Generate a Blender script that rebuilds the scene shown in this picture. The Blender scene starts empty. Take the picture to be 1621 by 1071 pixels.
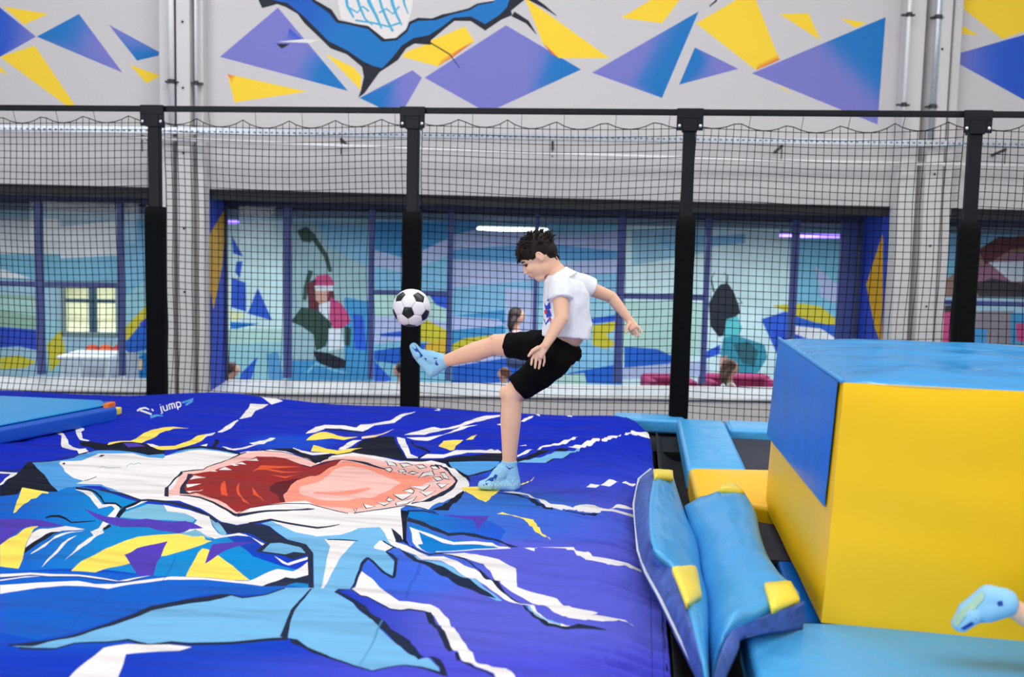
import bpy, bmesh, math, random
import numpy as np
from mathutils import Vector, Matrix, noise, geometry, kdtree
random.seed(4)
D=bpy.data; SC=bpy.context.scene
# ---------------------------------------------------------------- camera
F=1600.0; CX,CY=810.5,535.5; H=2.14
def _cam():
    a,b=1016-CX,388-CY; s=.023
    L=(a*a+b*b+F*F)/(a+b*s)
    vy=np.array([a,b,F]); vy/=np.linalg.norm(vy)
    vx=-np.array([a-L,b-s*L,F]); vx/=np.linalg.norm(vx)
    return np.array([vx,vy,np.cross(vx,vy)])
R=_cam()
O=np.array([0,0,H])
def ray(px,py): return R@np.array([px-CX,py-CY,F])
def onz(px,py,z): d=ray(px,py); return O+d*((z-H)/d[2])
def ony(px,py,Y): d=ray(px,py); return O+d*(Y/d[1])
def proj(p):
    q=(np.asarray(p,float)-O)@R
    return np.stack([CX+F*q[...,0]/q[...,2],CY+F*q[...,1]/q[...,2]],-1)
cd=D.cameras.new('camera'); cam=D.objects.new('camera',cd); SC.collection.objects.link(cam)
cd.sensor_width=36; cd.lens=36*F/1621; cd.clip_end=200
cols=[R@np.array(v) for v in ((1,0,0),(0,-1,0),(0,0,-1))]
M=Matrix(((cols[0][0],cols[1][0],cols[2][0],0),(cols[0][1],cols[1][1],cols[2][1],0),(cols[0][2],cols[1][2],cols[2][2],H),(0,0,0,1)))
cam.matrix_world=M
cd.dof.use_dof=True; cd.dof.focus_distance=4.65; cd.dof.aperture_fstop=2.4
SC.camera=cam
# ---------------------------------------------------------------- light
w=D.worlds.new('hall_light'); SC.world=w; w.use_nodes=True
w.node_tree.nodes['Background'].inputs[0].default_value=(.93,.96,1,1)
w.node_tree.nodes['Background'].inputs[1].default_value=.42
def area(name,loc,sx,sy,power,col=(1,1,1),target=None):
    l=D.lights.new(name,'AREA'); l.shape='RECTANGLE'; l.size=sx; l.size_y=sy; l.energy=power; l.color=col
    o=D.objects.new(name,l); SC.collection.objects.link(o); o.location=loc
    if target: o.rotation_euler=(Vector(target)-Vector(loc)).to_track_quat('-Z','Y').to_euler()
    return o
area('ceiling_lamp',(-.5,6.3,6.6),9,1.0,250,(1,1,1),(-.5,6.6,0))
area('ceiling_lamp',(1.0,.6,6.0),8,2.0,210)
area('daylight_window',(-6,-4.5,3.4),6,3,420,(.96,.98,1),(0,6,1))
area('hall_lamp',(5.5,3.5,5.0),3,3,110,(1,1,1),(1,5,1))
SC.view_settings.view_transform='Standard'; SC.view_settings.look='None'; SC.view_settings.exposure=0.0; SC.view_settings.gamma=1
SC.view_settings.use_curve_mapping=False
# ---------------------------------------------------------------- helpers
def lin(c):
    c=[v/255 for v in c[:3]]
    return tuple(v/12.92 if v<=.04045 else ((v+.055)/1.055)**2.4 for v in c)
MATS={}
def mat(name,col=(200,200,200),rough=.5,metal=0,bump=0,bscale=40,sheen=0,attr=False,emit=None,estr=1,var=0,vscale=3,stretch=None,coat=0,sss=0,spec=.5):
    if name in MATS: return MATS[name]
    m=D.materials.new(name); m.use_nodes=True; nt=m.node_tree; b=nt.nodes['Principled BSDF']
    b.inputs['Base Color'].default_value=(*lin(col),1); b.inputs['Roughness'].default_value=rough; b.inputs['Metallic'].default_value=metal
    b.inputs['Specular IOR Level'].default_value=spec
    if coat: b.inputs['Coat Weight'].default_value=coat; b.inputs['Coat Roughness'].default_value=.15
    if sheen: b.inputs['Sheen Weight'].default_value=sheen
    if sss:
        b.inputs['Subsurface Weight'].default_value=sss; b.inputs['Subsurface Radius'].default_value=(.02,.008,.004); b.inputs['Subsurface Scale'].default_value=.4
    src=None
    tc=nt.nodes.new('ShaderNodeTexCoord')
    mp=nt.nodes.new('ShaderNodeMapping'); nt.links.new(tc.outputs['Object'],mp.inputs[0])
    if stretch: mp.inputs['Scale'].default_value=stretch
    if attr:
        a=nt.nodes.new('ShaderNodeVertexColor'); a.layer_name='print'; src=a.outputs[0]
    if var:
        n=nt.nodes.new('ShaderNodeTexNoise'); n.inputs['Scale'].default_value=vscale; n.inputs['Detail'].default_value=4
        nt.links.new(mp.outputs[0],n.inputs['Vector'])
        r=nt.nodes.new('ShaderNodeMapRange'); r.inputs[1].default_value=.3; r.inputs[2].default_value=.7; r.inputs[3].default_value=1-var; r.inputs[4].default_value=1+var*.5
        nt.links.new(n.outputs[0],r.inputs[0])
        mx=nt.nodes.new('ShaderNodeMix'); mx.data_type='RGBA'; mx.blend_type='MULTIPLY'; mx.inputs[0].default_value=1
        if src: nt.links.new(src,mx.inputs[6])
        else: mx.inputs[6].default_value=(*lin(col),1)
        nt.links.new(r.outputs[0],mx.inputs[7]); src=mx.outputs[2]
    if src: nt.links.new(src,b.inputs['Base Color'])
    if bump:
        n=nt.nodes.new('ShaderNodeTexNoise'); n.inputs['Scale'].default_value=bscale; n.inputs['Detail'].default_value=5
        nt.links.new(mp.outputs[0],n.inputs['Vector'])
        bp=nt.nodes.new('ShaderNodeBump'); bp.inputs['Strength'].default_value=1; bp.inputs['Distance'].default_value=bump
        nt.links.new(n.outputs[0],bp.inputs['Height']); nt.links.new(bp.outputs[0],b.inputs['Normal'])
    if emit:
        b.inputs['Emission Color'].default_value=(*lin(emit),1); b.inputs['Emission Strength'].default_value=estr
    MATS[name]=m; return m
def link(o,parent=None):
    SC.collection.objects.link(o)
    if parent is not None:
        o.parent=parent
    return o
def mesh(name,vs,fs,m=None,parent=None,smooth=False,bevel=0,seg=2,wn=False):
    me=D.meshes.new(name); me.from_pydata([tuple(map(float,v)) for v in vs],[],[list(map(int,f)) for f in fs])
    bm=bmesh.new(); bm.from_mesh(me); bmesh.ops.recalc_face_normals(bm,faces=bm.faces); bm.to_mesh(me); bm.free()
    if m: me.materials.append(m)
    o=D.objects.new(name,me); link(o,parent)
    if smooth or bevel:
        me.shade_smooth()
    if bevel:
        b=o.modifiers.new('b','BEVEL'); b.width=bevel; b.segments=seg; b.limit_method='ANGLE'; b.angle_limit=.6
        w_=o.modifiers.new('n','WEIGHTED_NORMAL'); w_.keep_sharp=True
    return o
def empty(name,loc):
    o=D.objects.new(name,None); SC.collection.objects.link(o); o.location=tuple(map(float,loc)); o.empty_display_size=.05; return o
def tag(o,label=None,cat=None,group=None,kind=None):
    if label: o['label']=label
    if cat: o['category']=cat
    if group: o['group']=group
    if kind: o['kind']=kind
    return o
class G:  # geometry gatherer in world coordinates
    def __init__(s): s.v=[]; s.f=[]
    def add(s,vs,fs):
        n=len(s.v); s.v+= [tuple(map(float,v)) for v in vs]; s.f+=[[n+i for i in f] for f in fs]; return s
    def box(s,lo,hi):
        x0,y0,z0=lo;x1,y1,z1=hi
        return s.hexa([(x0,y0,z0),(x1,y0,z0),(x1,y1,z0),(x0,y1,z0),(x0,y0,z1),(x1,y0,z1),(x1,y1,z1),(x0,y1,z1)])
    def hexa(s,p): return s.add(p,[(3,2,1,0),(4,5,6,7),(0,1,5,4),(1,2,6,5),(2,3,7,6),(3,0,4,7)])
    def tube(s,pts,r,n=6,cap=True,up=(0,0,1)):
        pts=[Vector(tuple(map(float,p))) for p in pts]; k=len(pts)
        rs=r if hasattr(r,'__len__') else [r]*k
        vs=[];fs=[]
        for i,p in enumerate(pts):
            d=(pts[min(i+1,k-1)]-pts[max(i-1,0)]).normalized()
            a=d.cross(Vector(up)); 
            if a.length<.05: a=d.cross(Vector((1,0,0)))
            a.normalize(); b=a.cross(d)
            for j in range(n):
                t=2*math.pi*(j+.5)/n; vs.append(p+(a*math.cos(t)+b*math.sin(t))*rs[i])
        for i in range(k-1):
            for j in range(n): fs.append((i*n+j,i*n+(j+1)%n,(i+1)*n+(j+1)%n,(i+1)*n+j))
        if cap: fs+= [list(range(n))[::-1],[ (k-1)*n+j for j in range(n)]]
        return s.add(vs,fs)
    def ell(s,c,r,rot=None,n=16,m=10):
        vs=[];fs=[]; rot=rot or Matrix.Identity(3)
        c=Vector(tuple(map(float,c)))
        for i in range(m+1):
            a=math.pi*i/m
            for j in range(n):
                t=2*math.pi*j/n
                vs.append(c+rot@Vector((r[0]*math.sin(a)*math.cos(t),r[1]*math.sin(a)*math.sin(t),r[2]*math.cos(a))))
        for i in range(m):
            for j in range(n): fs.append((i*n+j,i*n+(j+1)%n,(i+1)*n+(j+1)%n,(i+1)*n+j))
        return s.add(vs,fs)
    def build(s,name,m=None,parent=None,**k):
        vs=s.v
        if parent is not None:
            q=Vector(parent.location); pp=parent.parent
            while pp is not None: q+=Vector(pp.location); pp=pp.parent
            vs=[Vector(v)-q for v in vs]
        return mesh(name,vs,s.f,m,parent,**k)
def xform(name,vs,fs,m,parent,**k):
    g=G(); g.add(vs,fs); return g.build(name,m,parent,**k)
# ---------------------------------------------------------------- printed / painted surfaces: shapes cut into the mesh
PAL=dict(W=(232,226,224),N=(28,38,64),K=(14,20,38),L=(112,176,218),M=(78,150,212),C=(0,132,200),D=(70,172,210),B=(10,90,190),
 Y=(246,218,92),P=(78,56,172),S=(240,186,176),R=(146,40,40),O=(222,84,48),T=(245,146,124),U=(240,186,176),V=(122,122,200),E=(0,116,192),
 Z=(95,25,35),G=(70,70,75),A=(245,210,170),J=(30,85,200),Q=(255,214,50))
def stroke(pts,ws):
    pts=np.array(pts,float); k=len(pts); ws=np.interp(np.linspace(0,1,k),np.linspace(0,1,len(ws)),ws)/2
    t=np.gradient(pts,axis=0); t/=np.linalg.norm(t,axis=1)[:,None]+1e-9
    n=np.stack([-t[:,1],t[:,0]],1)*ws[:,None]
    return np.concatenate([pts+n,(pts-n)[::-1]])
def smooth_poly(p,it=1):
    for _ in range(it):
        q=np.roll(p,-1,0); p=np.stack([p*.8+q*.2,p*.2+q*.8],1).reshape(-1,2)
    return p
def parse(txt):
    out=[]
    for ln in txt.strip().splitlines():
        tk=ln.split()
        if not tk or tk[0]=='#': continue
        c=tk[0]; ws=None
        if c[0]=='s': ws=[float(v) for v in tk[1].split('/')]; pts=tk[2:]; c=c[1:]
        else: pts=tk[1:]
        pts=np.array([[float(a) for a in t.split(',')] for t in pts])
        if ws: pts=stroke(pts,ws)
        # colour: key, or KEY>KEY gradient along x with @x0,y0,x1,y1
        if '@' in c:
            k,g=c.split('@'); a,b=k.split('>'); g=[float(v) for v in g.split(',')]
            A,B=np.array(PAL[a],float),np.array(PAL[b],float)
            def fn(px,g=g,A=A,B=B):
                d=np.array([g[2]-g[0],g[3]-g[1]]); t=np.clip(((px-np.array(g[:2]))@d)/(d@d),0,1); t=t*t*(3-2*t)
                return A+(B-A)*t[:,None]
        else: fn=np.array(PAL[c],float)
        out.append((fn,pts))
    return out
def inside(c,poly):
    x,y=c[:,0],c[:,1]; w=np.zeros(len(c),int)
    a=poly; b=np.roll(poly,-1,0)
    for (x0,y0),(x1,y1) in zip(a,b):
        cr=(x1-x0)*(y-y0)-(x-x0)*(y1-y0)
        w+=((y0<=y)&(y1>y)&(cr>0)).astype(int); w-=((y0>y)&(y1<=y)&(cr<0)).astype(int)
    return w!=0
def paint(name,base,shapes,to2,to3,basefn,m,step,extra=None,parent=None,seglen=.04,shape_smooth=0):
    """base: 2D polygon; shapes: [(colour,photo-traced outline)]; to2 maps outline points to the surface, to3 lifts it to 3D."""
    V=[];E=[]
    def addpoly(p,sl):
        n0=len(V); q=[]
        for i in range(len(p)):
            a,b=p[i],p[(i+1)%len(p)]; k=max(1,int(np.linalg.norm(b-a)/sl))
            for j in range(k): q.append(a+(b-a)*j/k)
        for i,v in enumerate(q): V.append(v); E.append((n0+i,n0+(i+1)%len(q)))
    base=np.array(base,float); addpoly(base,.06)
    P2=[]
    lo=base.min(0)-.001; hi=base.max(0)+.001
    for fn,p in shapes:
        if shape_smooth: p=smooth_poly(p,shape_smooth)
        q=np.array([to2(*v) for v in p]); q=np.clip(q,lo,hi); P2.append(q); addpoly(q,seglen)
    gx=np.arange(lo[0]+step/2,hi[0],step); gy=np.arange(lo[1]+step/2,hi[1],step)
    g=np.stack(np.meshgrid(gx,gy),-1).reshape(-1,2); g[:, 0]+=np.where((np.round(g[:,1]/step).astype(int)%2)==0,step*.25,-step*.25)
    if extra is not None: g=np.concatenate([g,extra])
    g=g[inside(g,base)]
    V+=list(g)
    vo,eo,fo,*_=geometry.delaunay_2d_cdt([Vector((float(a),float(b))) for a,b in V],E,[],0,1e-5)
    vo=np.array([(v.x,v.y) for v in vo]); fo=np.array([f for f in fo if len(f)==3])
    c=vo[fo].mean(1); keep=inside(c,base); fo=fo[keep]; c=c[keep]
    idx=np.full(len(fo),-1)
    for i,q in enumerate(P2):
        l,h=q.min(0),q.max(0); s=np.where((c[:,0]>=l[0])&(c[:,0]<=h[0])&(c[:,1]>=l[1])&(c[:,1]<=h[1]))[0]
        if len(s): idx[s[inside(c[s],q)]]=i
    v3=np.array([to3(a,b) for a,b in vo]); px=proj(v3)
    me=D.meshes.new(name); me.from_pydata(v3.tolist(),[],fo.tolist())
    col=np.zeros((len(fo),3,3))
    fl=px[fo]
    for i in range(-1,len(P2)):
        s=idx==i
        if not s.any(): continue
        fn=basefn if i<0 else shapes[i][0]
        col[s]=fn(fl[s].reshape(-1,2)).reshape(-1,3,3) if callable(fn) else fn
    col=np.clip(col,0,255)/255; col=np.where(col<=.04045,col/12.92,((col+.055)/1.055)**2.4)
    at=me.color_attributes.new('print','FLOAT_COLOR','CORNER')
    at.data.foreach_set('color',np.concatenate([col.reshape(-1,3),np.ones((len(fo)*3,1))],1).astype(np.float32).ravel())
    me.materials.append(m); me.shade_smooth()
    bm=bmesh.new(); bm.from_mesh(me); 
    bm.to_mesh(me); bm.free()
    o=D.objects.new(name,me); link(o,parent)
    if parent is not None: o.matrix_parent_inverse=Matrix.Translation(-Vector(parent.location))
    return o
def blobs(base,bl):
    base=np.array(base,float)
    def f(px):
        c=np.tile(base,(len(px),1))
        for cx,cy,rx,ry,col,st in bl:
            d=((px[:,0]-cx)/rx)**2+((px[:,1]-cy)/ry)**2
            t=np.clip(1.4-d,0,1)*st; t=(t*t*(3-2*t))[:,None]
            c=c*(1-t)+np.array(col,float)*t
        return c
    return f

# ---------------------------------------------------------------- building wall frame (turned a few degrees against the posts)
FWD=R[:,2]; dw=R@np.array([25000,.023*25000,F]); dw[2]=0; U=dw/np.linalg.norm(dw); NRM=np.array([-U[1],U[0],0.])   # U along wall, NRM away from us
_r=ray(810,383); W0=O+_r*(10.0/(_r@NRM)); W0[2]=0
def onwall(px,py,off=0.):
    r=ray(px,py); p0=W0+NRM*off; t=((p0-O)@NRM)/(r@NRM); return O+r*t
def uz(px,py,off=0.):
    p=onwall(px,py,off); return np.array([(p-W0)@U,p[2]])
def wp(u,z,off=0.): 
    p=W0+U*u+NRM*off; return np.array([p[0],p[1],z])
def wbox(g,u0,u1,z0,z1,o0,o1):
    return g.hexa([wp(u0,z0,o0),wp(u1,z0,o0),wp(u1,z0,o1),wp(u0,z0,o1),wp(u0,z1,o0),wp(u1,z1,o0),wp(u1,z1,o1),wp(u0,z1,o1)])
wallc=(207,203,204)
wallm=mat('painted_wall',attr=True,rough=.7,bump=.002,bscale=60)
plain=mat('wall_paint',wallc,.7,bump=.002,bscale=60,var=.04,vscale=1.2)
zt=uz(810,311)[1]; DEP=.72; zb=uz(810,609,DEP)[1]
uL1=uz(262,450)[0]; uM0=uz(332,450)[0]; uM1=uz(1402,450)[0]; uR0=uz(1486,450)[0]; UW=9.0
MURAL='''
V>J@60,58,0,60 -60,-20 0,12 57,58 0,90 -60,120
Q 5,10 77,22 38,39
E>V@85,60,150,80 58,58 125,22 194,115
Q 0,90 55,72 121,170 112,172
Q -8,96 12,118 0,114
V>E@195,55,225,85 172,39 259,86 217,96
Q 205,102 254,120 232,132
V>E@470,105,505,125 348,90 440,12 551,144
V>J@458,72,470,50 452,65 458,45 478,62
Q 360,117 487,145 371,162
O>Q@359,115,372,130 360,117 372,120 367,133
Q 514,84 560,107 572,120 571,142
E>V@603,140,635,140 569,155 653,111 668,123 640,172 605,172
V>E@845,95,885,110 672,123 801,40 920,110 785,172 760,172
Q 830,-5 965,92 885,92 860,70
O>Q@862,72,880,60 858,66 866,74 885,92 872,84
Q 682,64 736,42 751,65 718,90 693,105 637,90 643,82 673,71
O>Q@720,92,712,82 751,65 718,90 693,105 700,92
Q 983,28 1050,-12 1085,-12 1048,37
V>E@1015,85,1050,105 937,115 1106,18 1048,155
E>V@1100,120,1125,125 1075,134 1100,75 1169,109
Q 1102,37 1185,-12 1192,-12 1234,95 1197,111
O>Q@1222,104,1216,92 1234,95 1197,111 1200,100 1232,86
V>E@1300,90,1335,55 1190,116 1402,27 1389,197
Q 1234,22 1280,21 1299,64
Q 1330,29 1372,36 1355,44
Q 1230,134 1243,140 1257,152
Q 1512,4 1550,-20 1760,-20 1700,20 1587,62
Q 1504,52 1515,35 1549,56
V>J@1500,90,1600,90 1498,90 1621,55 1760,20 1760,220 1621,158
K 400,-25 409,0 415,13 439,6.5 452,11 471,22 482,37 500,54 510,63.5 523,76.5 549,86 573,106 576,121 571.5,142 567,155 577,147.5 601,114 616,104.5 630,95 643,76.5 656,69 682,71 682,64 704.5,45 719.5,33 745.5,33.5 768,48.5 794,31 811,24 809,17 830,0 840,-25 800,-25 787,0 777,2 755,5.6 742,13 712,20.5 701,22.4 684,29 661.5,28 647.6,34.5 643,46.7 627,60 609,61.6 583,41 545,33.6 536,31.7 525,15 499,0 480,-25
E>B@540,70,470,20 425,-25 432,0 455,5 480,25 500,45 520,65 550,80 575,97 590,104 605,108 622,90 636,72 655,60 678,56 700,42 718,28 745,26 768,38 790,24 802,12 815,-25 798,-20 780,4 757,8 744,16 712,24 690,32 662,33 650,38 645,50 628,64 605,66 583,46 548,38 533,36 520,20 495,3 475,-25
W 530,-25 540,30 560,37 583,41 609,61.6 625,60 643,44 652,15 656,-25
sD 6/3 545,-20 550,10 560,28
sD 5/2 560,-20 570,12 578,30 590,40
sD 7/3 578,-20 585,5 596,26 604,45
sD 4/4 596,-20 604,10 612,30 622,50
sD 6/3 615,-20 622,8 628,24 636,40
sD 3/3 562,32 590,36 615,42 634,36
sD 5/2 636,-20 640,6 646,22
sD 3/3 552,12 566,20 574,10 584,18
sD 3/3 600,20 612,14 622,22 632,10
K 437,69 459,69.5 446,77
W 440,66 478,62 505,63 490,68
sK 2/2/1 682,68 712,86 728,108
sK 9/6/1 812,22 835,35 849,54
sK 9/5/1 835,-6 861,10 881,25
sK 4/2 1136,-6 1133,2 1123,10
'''
def wallbase(px): return np.tile(np.array(wallc,float),(len(px),1))
sh=parse(MURAL)
ztop=5.6
def wallpiece(name,u0,u1,z0,z1,shapes,step=.12):
    return paint(name,[(u0,z0),(u1,z0),(u1,z1),(u0,z1)],shapes,lambda a,b:uz(a,b),lambda a,b:wp(a,b),wallbase,wallm,step,seglen=.3)
o=wallpiece('wall_back',-UW,UW,zt,ztop,sh); tag(o,kind='structure',label='upper white wall with painted triangles and a shark-jaw mural')
g=G(); wbox(g,-UW,UW,zt,ztop,.03,DEP-.12); 
wbox(g,-UW,UW,0,zb,0,DEP-.1); wbox(g,uL1,uM0,zb,zt,0,DEP); wbox(g,uM1,uR0,zb,zt,0,DEP)
tag(g.build('wall_back_core',plain),kind='structure',label='white wall below and between the windows'); 
D.objects['wall_back_core'].name='wall_rear'
# splayed printed reveals of the wide window
def reveal(name,u,shapes,col,flip):
    def to2(a,b):
        r=ray(a,b); # intersect plane u=const
        t=((W0+U*u-O)@U)/(r@U); p=O+r*t; return np.array([(p-W0)@NRM,p[2]])
    def to3(a,b): return wp(u,b,a)
    o=paint(name,[(-.005,zb),(DEP,zb),(DEP,zt),(-.005,zt)],parse(shapes),to2,to3,lambda px:np.tile(np.array(PAL[col],float),(len(px),1)),wallm,.15,seglen=.3)
    return tag(o,kind='structure')
PAL['q']=(214,164,10); PAL['j']=(30,66,186)
reveal('trim_1',uM0+.004,'''q 362,328 327,370 327,460 338,490 352,420 362,345
sW 1 330,300 352,310''','j',0)
reveal('trim_2',uM1-.004,'''q 1397,370 1371,450 1385,520 1398,548 1398,380
V 1405,312 1393,380 1400,340''','j',0)
# columns: steel section with conduits
colm=mat('column_paint',(212,209,209),.55,bump=.003,bscale=20,var=.04)
def column(idx,xa,xb,ya):
    u0=uz(xa,ya)[0]; u1=uz(xb,ya)[0]; w=u1-u0; g=G()
    wbox(g,u0,u0+w*.3,0,ztop,-.20,0); wbox(g,u0+w*.3,u0+w*.42,0,ztop,-.06,0); wbox(g,u0+w*.42,u0+w*.74,0,ztop,-.24,0); wbox(g,u0+w*.74,u0+w*.84,0,ztop,-.08,0); wbox(g,u0+w*.84,u1,0,ztop,-.16,0)
    o=g.build('trim_%d'%idx,colm,bevel=.012); tag(o,kind='structure',label='white ribbed column')
    b=G()
    for z in (1.6,2.2,2.9,3.5,4.1): b.ell(wp(u0+w*.58,z,-.243),(.012,.012,.012),n=8,m=6)
    b.build('bolt',mat('dark_metal',(60,60,64),.4,.6),o)
    return u0,u1
cA=column(3,264,330,450); cB=column(4,1402,1486,450)
pipem=mat('white_pipe',(236,234,234),.35); galv=mat('galvanised',(200,206,214),.35,.5,var=.2,vscale=60)
for i,(px_,off,r_,mm,lb) in enumerate(((271,-.26,.028,pipem,'white conduit pipe running up beside the left column'),(310,-.22,.014,pipem,'thin white conduit pipe up the middle of the left column'),(1436,-.30,.02,pipem,'white conduit pipe running up the right column'),(1482,-.24,.03,galv,'galvanised slotted strut running up the right column'))):
    p=onwall(px_,80,off); z0=3.15
    g=G(); g.tube([(p[0],p[1],z0),(p[0],p[1],ztop)],r_,10)
    o=g.build('conduit_pipe',mm,smooth=True); tag(o,lb,'pipe')
    for z in (3.55,4.4,5.1):
        b=G(); b.tube([(p[0],p[1],z-.02),(p[0],p[1],z+.02)],r_+.008,10); wbox(b,(p-W0)@U-.06,(p-W0)@U+.06,z-.008,z+.008,off+.0,off+.05); b.build('clamp',mat('dark_metal'),o)
# cable tray and sprinkler pipe
def wline(pts,off): return [onwall(x,y,off) for x,y in pts]
g=G()
a=wline([(-250,200),(262,206),(640,213),(1100,221),(1621,229),(1850,232)],-.32)
for p,q in zip(a[:-1],a[1:]):
    for dz,do in ((-.02,0),(.02,0)):
        pass
    n=NRM*.06
    g.hexa([p+[0,0,-.03],q+[0,0,-.03],q+n+[0,0,-.03],p+n+[0,0,-.03],p+[0,0,-.022],q+[0,0,-.022],q+n+[0,0,-.022],p+n+[0,0,-.022]])
    g.hexa([p+[0,0,-.03],q+[0,0,-.03],q+NRM*.005+[0,0,-.03],p+NRM*.005+[0,0,-.03],p+[0,0,.03],q+[0,0,.03],q+NRM*.005+[0,0,.03],p+NRM*.005+[0,0,.03]])
tray=g.build('cable_tray',galv); tag(tray,'long galvanised cable tray crossing the wall under the mural','tray')
s=G()
L=np.array(a[1])-np.array(a[0])
for x in range(-200,1800,9):
    yy=203+(x)*.0158; p=onwall(x,yy,-.324); s.box(p-[.011,.002,.006],p+[.011,.002,.006])
tag(s.build('slot',mat('slot_and_shade_dark',(70,85,110),.6),tray),kind='stuff')
for x in (-60,225,540,875,1238,1592):
    yy=207+x*.0155; p=onwall(x,yy,-.30); g=G()
    g.tube([p+[0,0,-.03],p+NRM*.30+[.03,0,-.06]],.016,6); g.tube([p+[0,0,-.03],p+[.0,0,-.17]],.006,6)
    g.build('bracket_arm',mat('dark_metal'),tray)
g=G(); g.tube(wline([(200,217),(540,231),(875,243),(1238,255),(1900,268)],-.33),.017,8)
tag(g.build('sprinkler_pipe',pipem,smooth=True),'thin white sprinkler pipe below the cable tray','pipe')
# ---------------------------------------------------------------- windows
frm=mat('window_frame_paint',(66,78,140),.5); frd=mat('shutter_box',(14,17,24),.6,bump=.004,bscale=12)
glass=D.materials.new('glass'); glass.use_nodes=True; nt=glass.node_tree; nt.nodes.clear()
out=nt.nodes.new('ShaderNodeOutputMaterial'); mx=nt.nodes.new('ShaderNodeMixShader'); tr=nt.nodes.new('ShaderNodeBsdfTransparent'); gl=nt.nodes.new('ShaderNodeBsdfGlossy'); lw=nt.nodes.new('ShaderNodeFresnel')
tr.inputs[0].default_value=(.93,.96,.97,1); gl.inputs['Roughness'].default_value=.03; lw.inputs[0].default_value=1.18
nt.links.new(lw.outputs[0],mx.inputs[0]); nt.links.new(tr.outputs[0],mx.inputs[1]); nt.links.new(gl.outputs[0],mx.inputs[2]); nt.links.new(mx.outputs[0],out.inputs[0])
def window(n,u0,u1,verts,hors,label):
    z0,z1=zb,zt; o0,o1=DEP-.09,DEP-.03
    g=G(); wbox(g,u0,u0+.03,z0,z1,o0,o1); wbox(g,u1-.03,u1,z0,z1,o0,o1); wbox(g,u0,u1,z1-.14,z1,o0,o1)
    root=g.build('window_%d'%n,mat('window_head_paint',(58,64,92),.6)); g=G(); wbox(g,u0,u1,z0,z0+.018,o0-.01,o1+.01); g.build('bottom_rail',mat('sill_white',(228,227,228),.4),root); tag(root,label=label,kind='structure')
    def uzf(x,y): return uz(x,y,DEP-.06)
    us=[u0]
    for x0,x1,ya in verts:
        a,b=uzf(x0,ya)[0],uzf(x1,ya)[0]; g=G(); wbox(g,a,b,z0+.05,z1-.14,o0,o1); g.build('mullion',frm,root,bevel=.006); us+=[(a+b)/2]
    us.append(u1)
    for x0,y0,x1,y1,th in hors:
        a=uzf(x0,y0); b=uzf(x1,y1); g=G(); wbox(g,a[0],b[0],a[1]-th/2,a[1]+th/2,o0+.005,o1-.005); g.build('transom',frm,root)
    for a,b in zip(us[:-1],us[1:]):
        g=G(); wbox(g,a+.01,b-.01,z0+.03,z1-.1,DEP-.062,DEP-.056); g.build('glass_pane',glass,root)
    g=G(); wbox(g,u0+.01,u1-.01,z1-.02,z1-.002,-.0,DEP-.05); wbox(g,u0+.002,u1-.002,z1-.10,z1-.005,.02,.12); g.build('shutter_box',frd,root)
    g=G(); wbox(g,u0,u1,z0-.022,z0+.006,-.03,DEP-.1); g.build('window_sill',mat('sill_white',(228,227,228),.4),root,bevel=.01)
    g=G(); wbox(g,u0,u1,z0-.04,z0-.022,-.012,.0); g.build('sill_shade_strip',mat('slot_and_shade_dark'),root)  # dark strip imitating the shade line under the sill's front edge
    return root
window(1,-UW,uL1,[(-190,-178,450),(-70,-58,450),(57,69,450),(187,197,450)],[(-400,440,192,445,.055)],'left window with slim blue mullions')
window(2,uM0,uM1,[(449,462,480),(583,592,480),(707,716,480),(844,850,480),(975,987,480),(1113,1121,480),(1249,1260,480),(1325,1352,480)],[(590,462,711,464,.05),(984,468,1116,471,.06)],'wide middle window between the two columns')
window(3,uR0,UW,[(1660,1672,450),(1790,1800,450)],[(1480,478,1800,490,.05)],'right window beyond the right column')
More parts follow.
